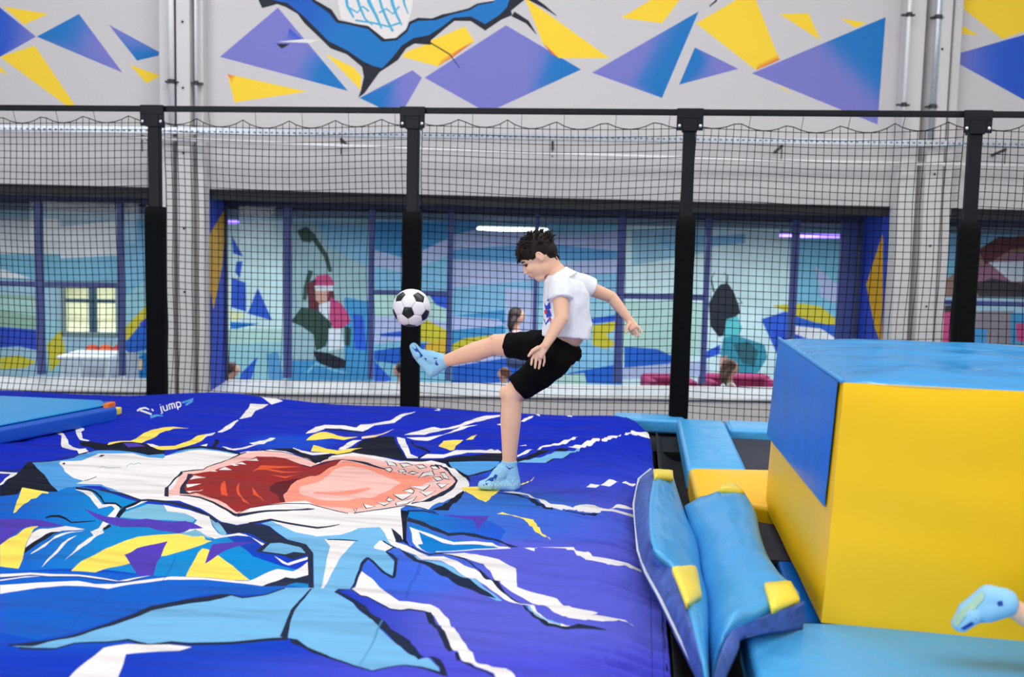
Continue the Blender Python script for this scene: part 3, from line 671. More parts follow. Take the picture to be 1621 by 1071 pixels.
PRINT='''
C>B@200,850,-10,835 0,785 40,778 90,778 125,770 215,793 265,805 320,820 360,850 400,880 430,890 488,905 488,930 400,925 330,915 200,905 0,905
J>B@0,0,1,0 0,905 150,905 350,912 450,925 500,932 420,940 330,940 240,958 150,990 60,1012 0,1000
W 82,681.5 89,681.5 101,686 107.5,696 108.5,702.5 116,707.5 126,710 136,709 141,716 125,718.5 122,712.5 107.5,710 98,707.5 96.5,704 97.5,689 90,686
W 118.5,675.5 133,677.5 133.5,680 128.5,683 131,694 142,697 139,698 132,697 127,696 121,687
K 122,694 128,699 143,698.5 168,702.5 193,699 217,699 224,701 234,702.5 249,709 262,714 259,718 235,720 218.5,716 198,714 178,712 156,712 143,707.5 128,705
P 195,701 217,701 230,706 203,707.5
Y 170,704 173,700 193,697.5 207,697.5 224,687.5 244,679 260,676 275,675 299,677.5 275,678 263.5,681.5 250,688 244,692.5 224,701 210,699 193,699 178,702.5
W 232,701.5 242,702.5 252,706 258,708 245,708.5 238,706
Y 252,706 277,705 295,699 326,686.5 327,688 321,696 309,702 290,707.5 275,711 257,712 250,711 243,708
M 50,731 79,730 94,728.5 118,724 128,719 156,712.5 178,712.5 210,715 235,720 259,718 262,721 281,714 300,709.5 317,708.5 344,712 368,716 374,718 380,760 340,790 270,790 224,791 202,785 176,777 160,769 138,768.5 121,770 92,777 84,770 70.5,751 59,741
W 93.5,733 96,729.5 129.5,728.5 139.5,724.5 156,717.5 181.5,717.5 210,717 235,723.5 259,725 262,721 280,717 300,712.5 321,711 344,713.5 368,718 374,718.5 388,714.5 410,712 428,711 452,714 477,723 507,732 510,729.5 525,721 559,716 594,721 634,729.5 651,728.5 683,728.5 708,734.5 718.5,741 735,754.5 742,763 743,768 735,778 710,790 678,807 643,800 634,805 638,854 627,842 626,857.5 612.5,852.5 609,844 601,834 567,835.5 539,846 500,849 468.5,842.5 443,830.5 430,825 428,821 394.5,827 374.5,830.5 351,825.5 334,814 317,804 284,792 250,792 224,791 202,783 186,777 178,773 160,766 121,765 133,760.5 116,756 102.5,746 96,736
K 155.5,722.7 160,719.5 166.5,719.5 161.5,722.4
K 98.3,733.7 101,731.8 103.7,732.8 101.7,735
sN 1 133,760.5 143,758 153,754
sG 1 156,740 163,738 170,740 185,739 192,740
sG 1 200,738 207,733 212,735 220,732 224,734
K 0,768 7,766 22,751 34,743 47,729.5 50.5,732 59,741 70.5,751 84,770 92.5,777.5 80,778 35,773 28,782 0,785
W 0,746 28,747.6 18.5,755 5,765.5 0,768 0,765.5 5,761 17,749.6 0,749
sN 2 0,743.5 20,744.5 35,742
sN 1.5 50,731 79,729.5 100,725.5 118,722 126,718.5 143,714 152,712
Y 35,771 57,775 77,778.5 76.5,781 67,780 57,788 49,789.5 39,797 30,804.5 25,810.5 21,812 27,792
sK 2/4/3/1 72,819 81,816.5 94,816.5 104,820.5 113,826.5 151,824
P 0,821 34,820.5 64,822 101,832 72,834 55,832 47,832 25,844 8,856 0,862
Y 0,862.5 13.5,852.5 27,846 49,833 60.5,832 52,839 40,864 36,884.5 29.5,899.5 0,896
W 50,844 62,837 81,835.6 104,832 118,834 134.5,837 128,838 108,839 94,841.5 74,844 59,854 40,866.5
K 101,841 81,841.5 71,846 40,867 37,876 50,867.5 71,854 84,845
W 134.5,838 118,842 94,849 84,853 72,864 48,877 50.5,874 76,857 87.5,847.5 109,841.5
W 123,846.5 107.5,856 102.5,861 84,881 63,900.5 65.5,898 82,878 99,858.5 107.5,852.5
W 102.5,887 118,871 124.5,862.5 148,847.5 143,841 156,835.6 163,825 172,828 161.5,838 165,842.5 143,857 129.5,866 118,874
D 195,812 235,797 258,799 265,808.5 292,812 310,821 305,826 270,823 230,822 190,818
D 332,819 344,826 351,832 359,844 354,847 346,842 337,831
D 282,845 300,838 317,839 331,848 334,853 325,850 300,848
W 118,774 131,778.5 143,787 151,798.5 156,804.5 168,802 176.5,800 181.5,805 178,809 171.5,815.5 163,825 173,829 183,817 190,805.5 187,799.5 180,796 168,798 161.5,798 156,790 146,778.5 138,776
W 195,808.5 198,805 223.5,793 233.5,792.8
sK 3 120,772 143,775 151,778.5 160,787 165,796 183,796.5 193,803
sK 6 198,804 186,818
sK 4 175,831 164,837
sK 4 195,804 215,796 223,791.5
sN 2.5/3/5/5 158,775 176,778 202,784 223,791.5 235,791 270,795 275,796 300,802 322,812 334,818 344,825.5
W 258.5,798.5 275,802 300,807 331,817 336,832 346,844 356,848.5 341,852.5 326,847.5 317,841 309,837.5 292,842.5 312,823 305.5,818 292,812 265,809
P 132,804 148,810.5 168,817 185,819 210,822 232,820.5 260,824.5 275,825.5 294,824 309,829 322,835.5 300,837 283.5,844 263.5,840.5 250,839 235,834 193,834 168,827 151,819
Y 112.5,903 143,881 168,867.5 193,857.5 218.5,849 250,846 283.5,844 305.5,849 322,848 326,854 336,856 322,861 292,871 263.5,879 253,880 230,885 200,893 168,899.5 151,905.5
P 197,877.5 217,867 244,861 265.5,856 255.5,878 248,891 243,910.5 218.5,910.5 210,898
Y 320.5,867.5 329,869 344,877.5 368,894.5 396,918 368,918 334,914 294,912 305.5,889.5 314,874
P 336,861 368,857.5 406,856.5 376,864 351,874 324,892 331,872.5
N 344,825 374.5,831.5 396,828 426.5,832.5 436.5,841 455,854 485,861 495.5,874 496.5,930 489,930 487,878 478.5,865 452,859 425,858 421,858 400,846 388,843 360,844 355,838
sN 3.5/3/3/1 394,828 428,822 452,827 502,835 517,833.5 538,829.5
L 413,828 430,824 443,831 468,842 500,848 500,862 485,861 455,853.5 437,840.5 427,832.5
W 337,848.5 354,846.5 378,843 389.5,846 405,853 420,861 416.5,864 406,856 396,848.5 374.5,847 344,851.5
N 404.5,872.5 423,857 452,859 478.5,865 488,877 465,885.5 447,879 425,876
L 415,872 428,859.5 443,858.5 476,866 483.5,875 465,873 452,877
W 434,879.5 455,891 487,881 487,885 457,894.5 447,891
W 384.5,923 415,909.5 440,900 463.5,904 487,888.5 488,909.5 468.5,914.5 452,914.5 435,923 415,927
N 415,927.5 452,913 467,915.5 488,909.5 489,924 468.5,921.5 452,927
W 0,908 47,906 81,908 124,909 161.5,914 188,919 205,915.5 239,910 227,913 202,919 185,919.5 156,915.5 124,911.5 77,911.5 49,909 0,913
sN 1.2 0,914 49,910 77,912.5 124,912.5 156,917 185,921 202,920 227,914
W 0,917 40,911.5 67,911 34,914 0,919
W 0,925.5 59,921.5 124,919 151,924 180,924 202,921.5 244,915.5 270,912 283,912 325,914 376,919 396,919 384.5,923 368,921.5 325,917 267,917 250,919 230,922 210,924 171.5,931.5 143,928 101,926.5 59,930 17,936.5 0,939.5
L 10,1020 51,1018.5 76,1012.5 108,1006.5 138.5,997 179,983 220,968 240,958.5 271,953.5 331,944 368,940.5 383.5,945.5 419,940 451,930 493,930 500,931 535.5,932 530.5,937.5 559,954 584.5,976 601,994.5 625,1016.5 662,1043.5 677,1040.5 694,1055.5 696,1063 640,1051.5 589.5,1060.5 559,1052 500,1031 486.5,1023.5 470,1011.5 457,1009 427,1009.5 368,1015 301,1016.5 271,1015 236.5,1019 220,1016 203,1011 169,1015 118,1017 105,1022 88,1025 67.5,1024.5 40,1025
sN 2/7/3/4/4/6/7/7/7/7/8/7/2 12,1020.5 51,1019 76,1014 108,1008 138.5,999 179,986 220,971 240,962 271,956 300,951 331,947 351,943 366,941
sN 2.5/2/1.5 365,940.5 384,945.5 419,941 451,930.5
sN 4/2.5/2/3/4/5/4/4/5 30,1025 67,1027 88,1026 118,1017.5 169,1016 203,1012 220,1017 236,1020.5 271,1016.5 301,1019 368,1017 427,1011.5 455,1010
sN 2/4/6/7/13 493,931.5 475,951 463,966 456,985 449,1008.5
N 457,1010 470,1011 487,1023.5 520,1037 520,1040.5 495,1033 478,1023.5 463,1018.5
sN 4/3/2 510,1036 530,1043 559,1053 589,1061.5
sN 2/1.5/3/5 589,1061.5 640,1052 668,1056 706,1068
N 677,1038.5 687.5,1038.5 703,1052 709.5,1071 696,1064 697,1057 686,1045.5
N 528.5,936.5 537,931.5 556,931.5 535.5,935 557.5,946 579.5,959 588,971 601.5,978 618.5,995 649,1013.5 672.5,1039.5 662,1043.5 642,1030 625,1016.5 618.5,1008 601.5,993 593,984.5 581,974.5 573,967.5 559,954 542,942.5
L 496,849 539,846 567,835.5 601,834 609,843 613,852.5 626,859 634,864 611,872.5 624.5,889.5 621,913 596,894.5 581,881 572,889.5 567,903 559,930 555,932 500,932 497,930 496,875 485,861
W 513.5,853 562,856.5 547,872.5 540,879.5 530,898 512,930.5 508.5,930.5 517,886 522.5,864
sN 1.5/2/1 518,853.5 545,854 567,855.5
W 592,864 601,855 607.5,856 622.5,865 611,872 592.5,867.5
sN 2 606,855.5 622,865 627,867
sN 2 624,866 611,872.5
sN 2/5/6/5/5 611,873 620,878 627,885 626,896 623,914
sN 3.5 623,914 598,896.5 582,882.5
sN 5/5/4/4/2 582,883 573,892 568,906 562,923 555,932
W 572.5,903.5 601,929 632,951 647,951.5 669,955 681,956 694,962.5 711,981 728,1006.5 740,1025 748,1032 753,1047 778.5,1055 801,1057.5 815.5,1069.5 822,1083 792,1083 782,1065 770,1060 753,1054 731.5,1045 725,1030 718,1029 708,1015 694,986 682.5,969.5 672,966 647,962.5 635,964.5 618,962.5 581,943 571,941.5 556,931.5 562.5,929
sN 1.8 556,932 571,942.5 581,944 600,955 618,964 635,966
sN 2 635,966 647,964 672,967
N 672,967.5 682.5,968.5 718,1029 709.5,1031 692.5,998
N 719.5,1032 726,1032 730,1046 723,1044
sN 2.5 730,1046 750,1056 770,1062 782,1070
W 100,1085 140,1044 164,1025 203,1018.5 231.5,1020 267,1019.5 304,1023.5 284,1029.5 250,1030.5 245,1031 199,1035 187,1071 183,1085
E>J@645,830,790,840 645,809 690,814 760,818 800,840 790,862 720,843 680,834 645,818
P 700,814 735,816 775,816 757,841 748,822
E 645,829 660,830 690,845 710,853 770,862 800,866 740,870 700,873 684,875 665,868 650,855
K 634.5,807 648,809 644.5,819 643,854 651,867 645,861 638,857.5
sN 2.5/2/1 645,808 670,808 695,814
sN 7/6/6/5/4/4/3/2/1 645,821 665,827 685,836 710,845.5 732,844 770,851.5 781,853 800,860 820,865.5
N 619,835 634.5,847.5 640,858 628,857.5
W 648,833.5 662,838.5 685,846 702,852.5 718.5,857.5 752,856 770,858 779,858.5 807,867 791,867.5 760,861.5 752,861 718,862 702,859 685,851 668,844 663,841 669.5,860.5 661,861.5 668,869 680,875 660,866 653,857.5 652,845
sN 2.5/2.5/3/2 651,864 681,877.5 693,875 707,876.5 735,884 760,903 778,918 806,944 825,955
W 613,853.5 643,862.5 656,869 678,880 702,880 735,894.5 760,906 782,923 808,947 825,955 845,957 852,969.5 871,982.5 895,989 908,990.5 895,991.5 871,988 848,975 835,957 825,956 798,948 770,927 760,921 727,906 698,887 666,885 658,878 628,866 619,861
L 658,879 666,886 698,888 727,907 760,922 795,950 790,951 770,942 740,925 700,905 680,893 660,886 650,880
N 630,866 656,880 661,885 683,890 727,911 770,935 786,947 760,940 725,926 690,905 672,893 655,888 640,876
sN 2/5/6/5/8/5/1 828,957 845,974 868,988 895,993.5 915,990.5 940,993 960,996.5
sL 3 836,958 848,971 868,981.5 888,988
W 700,876 735,874.5 760,878.5 790,885 817,899.5 818.5,928.5 872,944 882,947 904,960.5 947,969.5 936,973 990,981 1004,992 990,983 926,981 899,977 864,958.5 817,940 793,923 776,903 765,892 760,891 740,884 720,879
sW 1.5 690,873 752,869 808,867
W 826,865.5 850,865.5 846,872
W 852.5,865.5 908,865.5 938,880 969.5,885 994,891 1018,903 1018,904 982,895 962.5,893.5 936,886.5 927.5,885.5 896,867.5
Y 786,813 795,810 826,818.5 844,822 872,855 856,846 830,822 809,815
W 795,778 811,777 826,779.5 838,782 872,797 889,798.5 907,803 927.5,797.5 941.5,799 955.5,805 975,798.5 1003,801 1003,807 976,803 966,804.5 1003,814 1004.5,819.5 969.5,809 952,808 936,811.5 912,806 889,807 873.5,803 854,792 835,783.5
sN 1/3/4/5/2 786,779 820,783 840,790 860,801 875,806
sN 2/3/2/1 895,808 925,814 945,813 960,810
W 928,770.5 1006,765 1006,767.5 943,771.5
Y 818,767.5 847,753.5 831.5,765
Y 729,771.5 742,770 805,768 798,770 784,781.5 769,794.5 750,784.5
K 574,696 594,691 623,690 631,707.5 643,725 668,727 702,726 770,717.5 794,716 820,726 848,716 880,711 905,709 890,714 850,722 826,730 770,731 710,731 718.5,738 742,753 745.5,763 735,755 718.5,741 705,733.5 683,728.5 643,729.5 594,721 559,716 525,721 510,729.5 500,733 490,727 470,719 480,718 500,724 522,719.5 545,712.5 560,708
L 819,731 844,725 872,718 922,710 900,719.5 865,732 830,731.5
sN 2 865,732 900,720 925,709
M 710,731 790,730 790,738 770,745 742,752.5 724,743
sN 2.5 742,753 770,746 792,736
W 628,691 641,694 649.5,718 665,724.5 644.5,725 634.5,707.5
sK 2/3/4/3 651,697.5 658,706 680,715 662,725
W 665,725 676.5,718 702,719 722,712 760,711.5 770,712.5 777.5,710 783,712.5 788,711 794,715 793,717 760,716 740,716 722,719.5 702,724.5
W 819,720 837,711 858,705.5 873.5,703 889,698.5 915,691 910,695 889,703 873.5,705.5 858,708 835,717 818.5,723
W 821,705.5 833,703.5 834,705
W 899.5,707 920.5,704 945,693 950,696 927.5,707 917,710
W 952,696 962.5,690 983.5,687 976.5,692.5 957,698.5
W 987,688 999,681 1028,683 1029,694 1009.5,688
W 639.5,688 661,682 688,675.5 698,678 727,672 752,662 770,657.5 791.5,656 791.5,659 772,663 757,667 730,674.5 702,680.5 672,688
W 643,692 676.5,691.5 702,687.5 730,674.5 757,672 740,676 702,688 676.5,697.5 656,696
W 686.5,649 698,648 710,641 697,650
W 835,652 845,647 838.5,653
W 824.5,667 830,662 844,657.5 844,659.5 830,667
W 851,657.5 854,654 862,655.5 855,658.5
W 873.5,656 879,653 889,654 905,649 921.5,648 917,652 905,660 892.5,656.5
W 786,671.5 793,670 793,673
W 344,684 357.5,674 376,664 378,665 374,668 366,677 351,684
W 378.5,663 388,652 396,638.5 410,639.5 425,639.5 411,647 398,659 384.5,662
W 428,638.5 448,629.5 463.5,630 448,634.5 430,640
W 321,696 327,686.5 341,684 337.5,687.5
W 317,705 329,702 327,706
K 336,706.5 341.5,694 347.5,697.5 341,707.5
sK 3 281,711 300,708.5 321,707 344,709 365,714 380,718
W 394.5,701 406,699 428,692.5 436.5,693 418,702.5 401,703.5
W 351,706 358,707 368,710 394,705 410,703 394,708 372,712.5 361,711
K 396,712.5 428,710 462,709 485,718 500,722 505,719 520,718 520,726 507,731 477,721 452,713.5 428,711 395,714
sW 1/3/4/3/1 463.5,708.5 477,714 494,718 510,717.5 522,717
Y 484.5,696.5 495.5,687.5 512,683 517,683.5 534,689 547,691.5 567,691 555.5,693.5 544,696 525,693.5 500,696
Y 492,714 497,704 500,705 517,710 534,712.5 550.5,710 574,708.5 555.5,714.5 534,718.5 513.5,716
W 484,686 499,675.5 513.5,672 545.5,673 564,676.5 570.5,671.5 587.5,670.5 617.5,665.5 639.5,654 658,651 638,659 624.5,669 592.5,673 582.5,679 574,682.5 555.5,680.5 538.5,678 515,677.5 500,684
sN 2.5/2.5/1 515,679 538,680 556,682.5 574,684.5 583,681
A 572.5,691 594,688 624.5,678 607.5,686.5 594,691.5 572.5,694
W 535.5,711 549,701 559,696.5 572.5,696 559,704 545.5,712
Y 694,706 702,697.5 718.5,696 733.5,696 725,702.5 718.5,712 712,712.5
Y 737,696 744,691.5 755.5,687.5 749,695
S 286,746 322,743.5 341,734.5 368,724.5 389.5,716 418,714 443,715 468.5,721 502,734.5 507,732 510,731 528.5,724.5 549,721 574,722 601,728 618,732 643,733 660,734.5 683,733 702,738 712,748 723.5,762 717,768 702,780 668,790 643,798.5 628,800 591,805.5 559,812 545.5,810.5 500,801 485,792 452,795.5 418,800.5 396,804.5 391,809 376,814.5 369,814 357.5,805.5 337,796 317,788 297,785 285,783 267,785 264,777 267,776 287,750
N 286,746 261,771.5 260,785 267,786 267,770 272,765 290,748
R 305.5,750 322,747 337,745.5 349,740 368,735 389.5,728.5 406,722 435,722.5 452,725 477,734.5 492,738.5 502,734.5 510,731 528.5,728 544,727 533.5,734.5 500,753 480,758 463.5,768 452,778 448.5,785 452,794.5 418,799.5 391,804.5 384.5,808 374.5,810.5 367.5,805.5 357.5,797 344,790.5 324,784.5 310.5,780 300,782 294,777 292,770 300,758
N 297,749.5 305.5,749.5 300,758 292,770 294,777 300,782 284.5,781 285,772 287,768 295,758
sN 1/2/3/3/4/5 284,783.5 297,784 317,787 337,794.5 357,805 370,813.5 375,815
sN 5/4/3/2.5/3/1 375,815.5 396,812 420,808.5 452,807.5 487,805.5 498,805
sN 1.2 376,813 396,803 420,799.5 452,796.5 490,797 520,805 551,812
sN 1.5 286,746.5 322,743 341,734 368,724 389.5,715.5
sN 1 418,713 443,714.5 468,720 500,733
sN 1.5 477,735.5 492,739.5 502,735.5 528,728.5 545,727
Z 426.5,770 437,763 468.5,757 480,757.5 460,768 448.5,782 450,794.5 443,793.5 438,782 428,777
O 400,747 413,736 435,737 477,738 443,740.5 423,741 452,746 480,745.5 445,748 421,743 408,743
O 428,750.5 452,754 472,750.5 452,756.5
O 351,783 349,771 351,764 356,760.5 358,772 361,785 354,783
O 374,772 379.5,763 378,775 384.5,788.5 396,798 384.5,793.5 376,782
O 399,770 404.5,777 418,793.5 401,782
W 307,752 326.5,755.5 300.5,759
W 319,765 296,771.5 295,766
W 322,774 300,780 294.5,777
W 346,743.5 356,738.5 367,743.5
W 334,746 339,744 345,746
W 364,734.5 369.5,733 378,736 371,737
W 372.5,733.5 383,731 390.5,735
W 389.5,728.5 406,724.5 409.5,729
T 547,728.5 567,733 607.5,742 634.5,749 660,753 683,754 686,759 668,768 650,778 643,780 627,788 610,795 591,800 574,803 559,805 545,803 520,802 500,799 485,792 465,793 452,794 448.5,783 460,768 470,760 492,753 500,753 533.5,734.5
U 527,744.5 549,736 584,743 634.5,763 618,775 600,782 584,788 550,792 520,792 502,789.5 480,783.5 473.5,778.5 475,770 489,766.5 510,760
T 495,780 500,778 534,778.5 559,775 584,771 587.5,773.5 567,780 534,783.5 510,782
sN 1/2.5/3/2 545,727.5 560,729 590,736.5 615,743.5
sN 1.5/3/3/4/5/6/6/2 688,735 698.5,737.5 710,745 723,761 718,769 704,779 681.5,790 651.5,796.5
K 733.5,776 735.5,778.5 710,807.5 683,807 700,800 715,788
sN 1.5 560,812 591,807 628,801.5 643,799.5 665,803 690,811
sv1 .8 604.7,981 567.6,1052
sv1 .8 606.7,981 569.6,1053
sv2 .8 665,890 650,920 640,947
sv2 .8 668,890 653,920 643,947
sv2 .8 165,931 135,962 105,1008
sv2 .8 250,930 270,900 278,880
sN 1 1030,940 1031,1000 1033,1085
sN 1 1047,955 1049,1010 1052,1085
sM 5/3/1 238,660 248,657 258,658
sM 3 288,637 298,634 306,631
sM 3 294,641 300,637 305,634
sW 2.5/3/2 217,650 222,646.5 230,645 236,648
sW 3 222,649 231,652 240,655.5
sW 2 240,647 243,650
'''
TEETH='''610,729 623,732 628,737 615,736|633,733.5 643.5,733 653,736 638.5,739|657.5,736 668.5,735.5 675,739.5 664.5,741|681.5,738 689.5,737.5 695,741.5 685.5,742
697,748 704,748 711,758.5 702.5,756|609,741 617.5,739.5 621,743 617.5,746.5 612,744|630.5,744.5 638.5,742.5 642,745.5 633,746.5|637,748 643.5,746 641,750.5
646,748.5 653,746 662,748 654,750|663,756 671,748 684,744.5 687,752 675,752|685.5,754.5 696,754.5 700.5,758.5 692,760.5|673.5,762.5 684,762.5 696,763.5 691,765
692,765.5 709.5,765.5 699,772|647.5,769 680,767 670,775.5|664.5,778 689.5,776.5 675,784.5|638.5,776.5 650,773 655.5,776.5 653,780.5|623,782 654,781 650,783 637,790.5
611.5,791 615,786.5 624,791 616,793.5|596.5,794.5 619,795 608.5,799.5|575.5,797 594,801 580,804|560,806 565,805 562.5,809|626.5,795.5 643.5,791 659,785 645,796.5 628,799.5'''
PAL.update(v1=(72,128,182),v2=(20,60,160))
def lettering():
    L={'j':[[(.15,1),(.15,-.25),(-.1,-.35)],[(.15,1.3),(.15,1.4)]],'u':[[(0,1),(0,.2),(.2,0),(.55,.1),(.6,1)],[(.6,.1),(.6,0)]],'m':[[(0,0),(0,1)],[(0,.85),(.2,1),(.4,.85),(.4,0)],[(.4,.85),(.6,1),(.8,.85),(.8,0)]],
       'p':[[(0,1),(0,-.4)],[(0,.85),(.3,1),(.6,.75),(.6,.25),(.3,0),(0,.15)]]}
    out=[]; x=0
    for c,adv in (('j',.5),('u',.95),('m',1.15),('p',.9)):
        for st in L[c]:
            p=[(255+(x+a)*10.0-b*2.4,651.5-(x+a)*2.6-b*8.2) for a,b in st]; out.append((np.array(PAL['W'],float),stroke(p,[1.9])))
        x+=adv
    return out
def bag_shapes():
    sh=parse(PRINT)+lettering()
    for t in TEETH.replace('\n','|').split('|'):
        p=np.array([[float(a) for a in q.split(',')] for q in t.split()])
        c=p.mean(0); 
        d=(p-c); l=np.linalg.norm(d,axis=1)[:,None]
        sh.append((np.array(PAL['K'],float),p+d/l*1.3)); sh.append((np.array(PAL['W'],float),p-d/l*.3))
    return sh
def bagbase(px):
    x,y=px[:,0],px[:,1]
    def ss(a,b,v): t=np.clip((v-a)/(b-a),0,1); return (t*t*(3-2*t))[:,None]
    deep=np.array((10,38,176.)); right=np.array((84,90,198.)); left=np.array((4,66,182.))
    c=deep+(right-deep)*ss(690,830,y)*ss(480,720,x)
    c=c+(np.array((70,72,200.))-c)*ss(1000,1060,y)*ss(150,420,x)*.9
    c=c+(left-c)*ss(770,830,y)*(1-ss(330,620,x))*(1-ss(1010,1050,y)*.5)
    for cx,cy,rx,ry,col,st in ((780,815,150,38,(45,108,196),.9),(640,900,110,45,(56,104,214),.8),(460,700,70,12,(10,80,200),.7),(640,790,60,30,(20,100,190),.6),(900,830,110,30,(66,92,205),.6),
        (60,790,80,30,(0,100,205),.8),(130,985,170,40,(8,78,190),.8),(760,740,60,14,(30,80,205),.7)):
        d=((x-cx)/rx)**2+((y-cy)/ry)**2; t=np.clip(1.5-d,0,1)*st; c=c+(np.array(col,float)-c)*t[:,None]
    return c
bag=empty('stunt_airbag',(-2,4.5,0)); tag(bag,'huge soft blue airbag printed with an open-mouthed shark, the boy standing on it','airbag')
bagm=mat('printed_fabric',attr=True,rough=.8,bump=.0012,bscale=260,spec=.12)
_b=bagm.node_tree
n1=_b.nodes.new('ShaderNodeTexNoise'); n1.inputs['Scale'].default_value=1.0; n1.inputs['Detail'].default_value=2.2
mp1=_b.nodes.new('ShaderNodeMapping'); mp1.inputs['Scale'].default_value=(1.1,4.6,1); tc1=_b.nodes.new('ShaderNodeTexCoord')
_b.links.new(tc1.outputs['Object'],mp1.inputs[0]); _b.links.new(mp1.outputs[0],n1.inputs['Vector'])
bp1=_b.nodes.new('ShaderNodeBump'); bp1.inputs['Distance'].default_value=.17; bp1.inputs['Strength'].default_value=.9
_b.links.new(n1.outputs[0],bp1.inputs['Height'])
obp=[n for n in _b.nodes if n.type=='BUMP' and n!=bp1][0]; _b.links.new(bp1.outputs[0],obp.inputs['Normal'])
basep=[(-4.6,1.7),(.135,1.7),(.125,2.5),(.11,4),(.10,5.9),(.085,6.35),(.0,6.62),(-.14,6.8),(-.3,6.86),(-.7,6.88),(-4.6,6.88)]
ex=np.stack(np.meshgrid(np.arange(-.9,.12,.035),np.arange(1.8,6.85,.012)),-1).reshape(-1,2)
ex=ex+np.random.RandomState(1).uniform(-.003,.003,ex.shape)
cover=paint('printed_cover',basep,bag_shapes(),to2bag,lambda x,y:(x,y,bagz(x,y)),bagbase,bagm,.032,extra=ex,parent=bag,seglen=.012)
# side walls of the bag
black=mat('black_fabric',(16,17,20),.8,bump=.006,bscale=30,stretch=(1,1,.3))
g=G(); ring=[]
bp=np.array(basep); dense=[]
for i in range(len(bp)):
    a,b=bp[i],bp[(i+1)%len(bp)]; k=max(1,int(np.linalg.norm(b-a)/.04))
    for j in range(k): dense.append(a+(b-a)*j/k)
cen=np.array((-2.2,4.4)); rows=[]
for t,(dz,out) in enumerate(((0.004,-.012),(-.05,.012),(-.14,.035),(-.35,.06),(-1.0,.05))):
    r=[]
    for i,p in enumerate(dense):
        nx=0;ny=0
        if p[0]>-.3: nx=1
        if p[1]>6.5: ny=.6 if p[0]>-.3 else 1
        wob=.012*math.sin(i*1.3)+.01*noise.noise(Vector((i*.3,t,0))) if t>1 else 0
        z=bagz(*p)+dz if t<4 else 0.0
        r.append((p[0]+nx*(out+wob),p[1]+ny*(out+wob)*.6,z))
    rows.append(r)
n=len(dense)
g.add([v for r in rows for v in r],[(t*n+i,t*n+(i+1)%n,(t+1)*n+(i+1)%n,(t+1)*n+i) for t in range(4) for i in range(n)])
tag(g.build('side_skirt',black,bag,smooth=True),'plain black side skirt')

# ---------------------------------------------------------------- soft play pads
vb=mat('blue_vinyl',(70,166,226),.33,bump=.012,bscale=7,stretch=(1,1,1)); vbd=mat('deep_blue_vinyl',(0,112,212),.35,bump=.004,bscale=7,var=.1,vscale=5); vy=mat('yellow_vinyl',(255,200,0),.42,bump=.002,bscale=7)
vtop=mat('top_blue_vinyl',(34,146,212),.2,bump=.014,bscale=3,stretch=(1,3,1)); vyl=mat('pale_yellow_vinyl',(255,228,80),.42,bump=.003,bscale=12)
cyan=mat('cyan_vinyl',(0,142,210),.45,bump=.001,bscale=10); vbs=mat('mat_side_blue',(6,84,190),.5)
meshm=mat('navy_mesh',(70,100,180),.6,bump=.003,bscale=60,var=.35,vscale=22); seamw=mat('white_piping',(210,215,225),.5)
def slab(top4,thick,name,m,parent=None,bev=.02,seg=3,res=None,puff=0):
    """padded slab under four top corners (tl,tr,br,bl)"""
    t=[np.array(p,float) for p in top4]; n=res or 1
    if n==1:
        g=G(); g.hexa([p-[0,0,thick] for p in t]+t); return g.build(name,m,parent,bevel=bev,seg=seg)
    vs=[];fs=[]
    for k in range(2):
        for i in range(n+1):
            for j in range(n+1):
                a,b=i/n,j/n; p=(t[0]*(1-a)+t[1]*a)*(1-b)+(t[3]*(1-a)+t[2]*a)*b
                e=min(a,1-a,b,1-b); q=puff*min(1,(e*5))**.5
                q+=.35*puff*noise.noise(Vector((p[0]*4,p[1]*9,1)))
                vs.append(p+[0,0,q] if k==0 else p-[0,0,thick])
    m1=(n+1)**2
    for i in range(n):
        for j in range(n):
            a=i*(n+1)+j; fs.append((a,a+n+1,a+n+2,a+1)); fs.append((m1+a,m1+a+1,m1+a+n+2,m1+a+n+1))
    for i in range(n):
        for (a,b) in (((i)*(n+1),(i+1)*(n+1)),((i+1)*(n+1)+n,i*(n+1)+n),(n*(n+1)+i,n*(n+1)+i+1),(i+1,i)): fs.append((a,b,m1+b,m1+a))
    return xform(name,vs,fs,m,parent,smooth=False,bevel=bev,seg=seg)
# mat at the back left
tl,tr,br,bl=onz(-300,622,1.1),onz(161,633,1.1),onz(166.5,640,1.1),onz(-300,733,1.1)
x2,y2=tr[0],tr[1]
lm=empty('foam_mat',((tl+br)/2*[1,1,0]+[0,0,.98])); tag(lm,'flat cyan landing mat with deep blue side at the back left corner','mat')
g=G(); q=[onz(-420,640,1.1),tr,br,onz(-420,750,1.1)]; q0=onz(0,671.5,1.1); d=(q0-br)/np.linalg.norm(q0-br); q[3]=br+d*2.4; q[0]=tr+np.array([-3.0,0,0])
g.hexa([p-[0,0,.012] for p in q]+q); g.build('mat_top',cyan,lm,bevel=.01)
g=G(); qq=[p-[0,0,.014] for p in q]; qq[1]=qq[1]+[.05,.06,0]; qq[2]=qq[2]+[.08,-.01,0]; g.hexa([p-[0,0,.085] for p in qq]+qq); g.build('mat_side',vbs,lm,bevel=.015)
a=onz(168,640,1.1); b=onz(178,640,1.1)
g=G(); g.box((a[0],a[1]-.04,1.03),(b[0]+.0,a[1]+.05,1.112)); g.build('corner_patch',mat('orange_vinyl',(240,118,16),.5),lm,bevel=.006)
a=onz(179,656,1.0); g=G(); g.box((a[0],a[1]-.02,1.0),(a[0]+.04,a[1]+.04,1.045)); g.build('corner_tab',vyl,lm,bevel=.008)
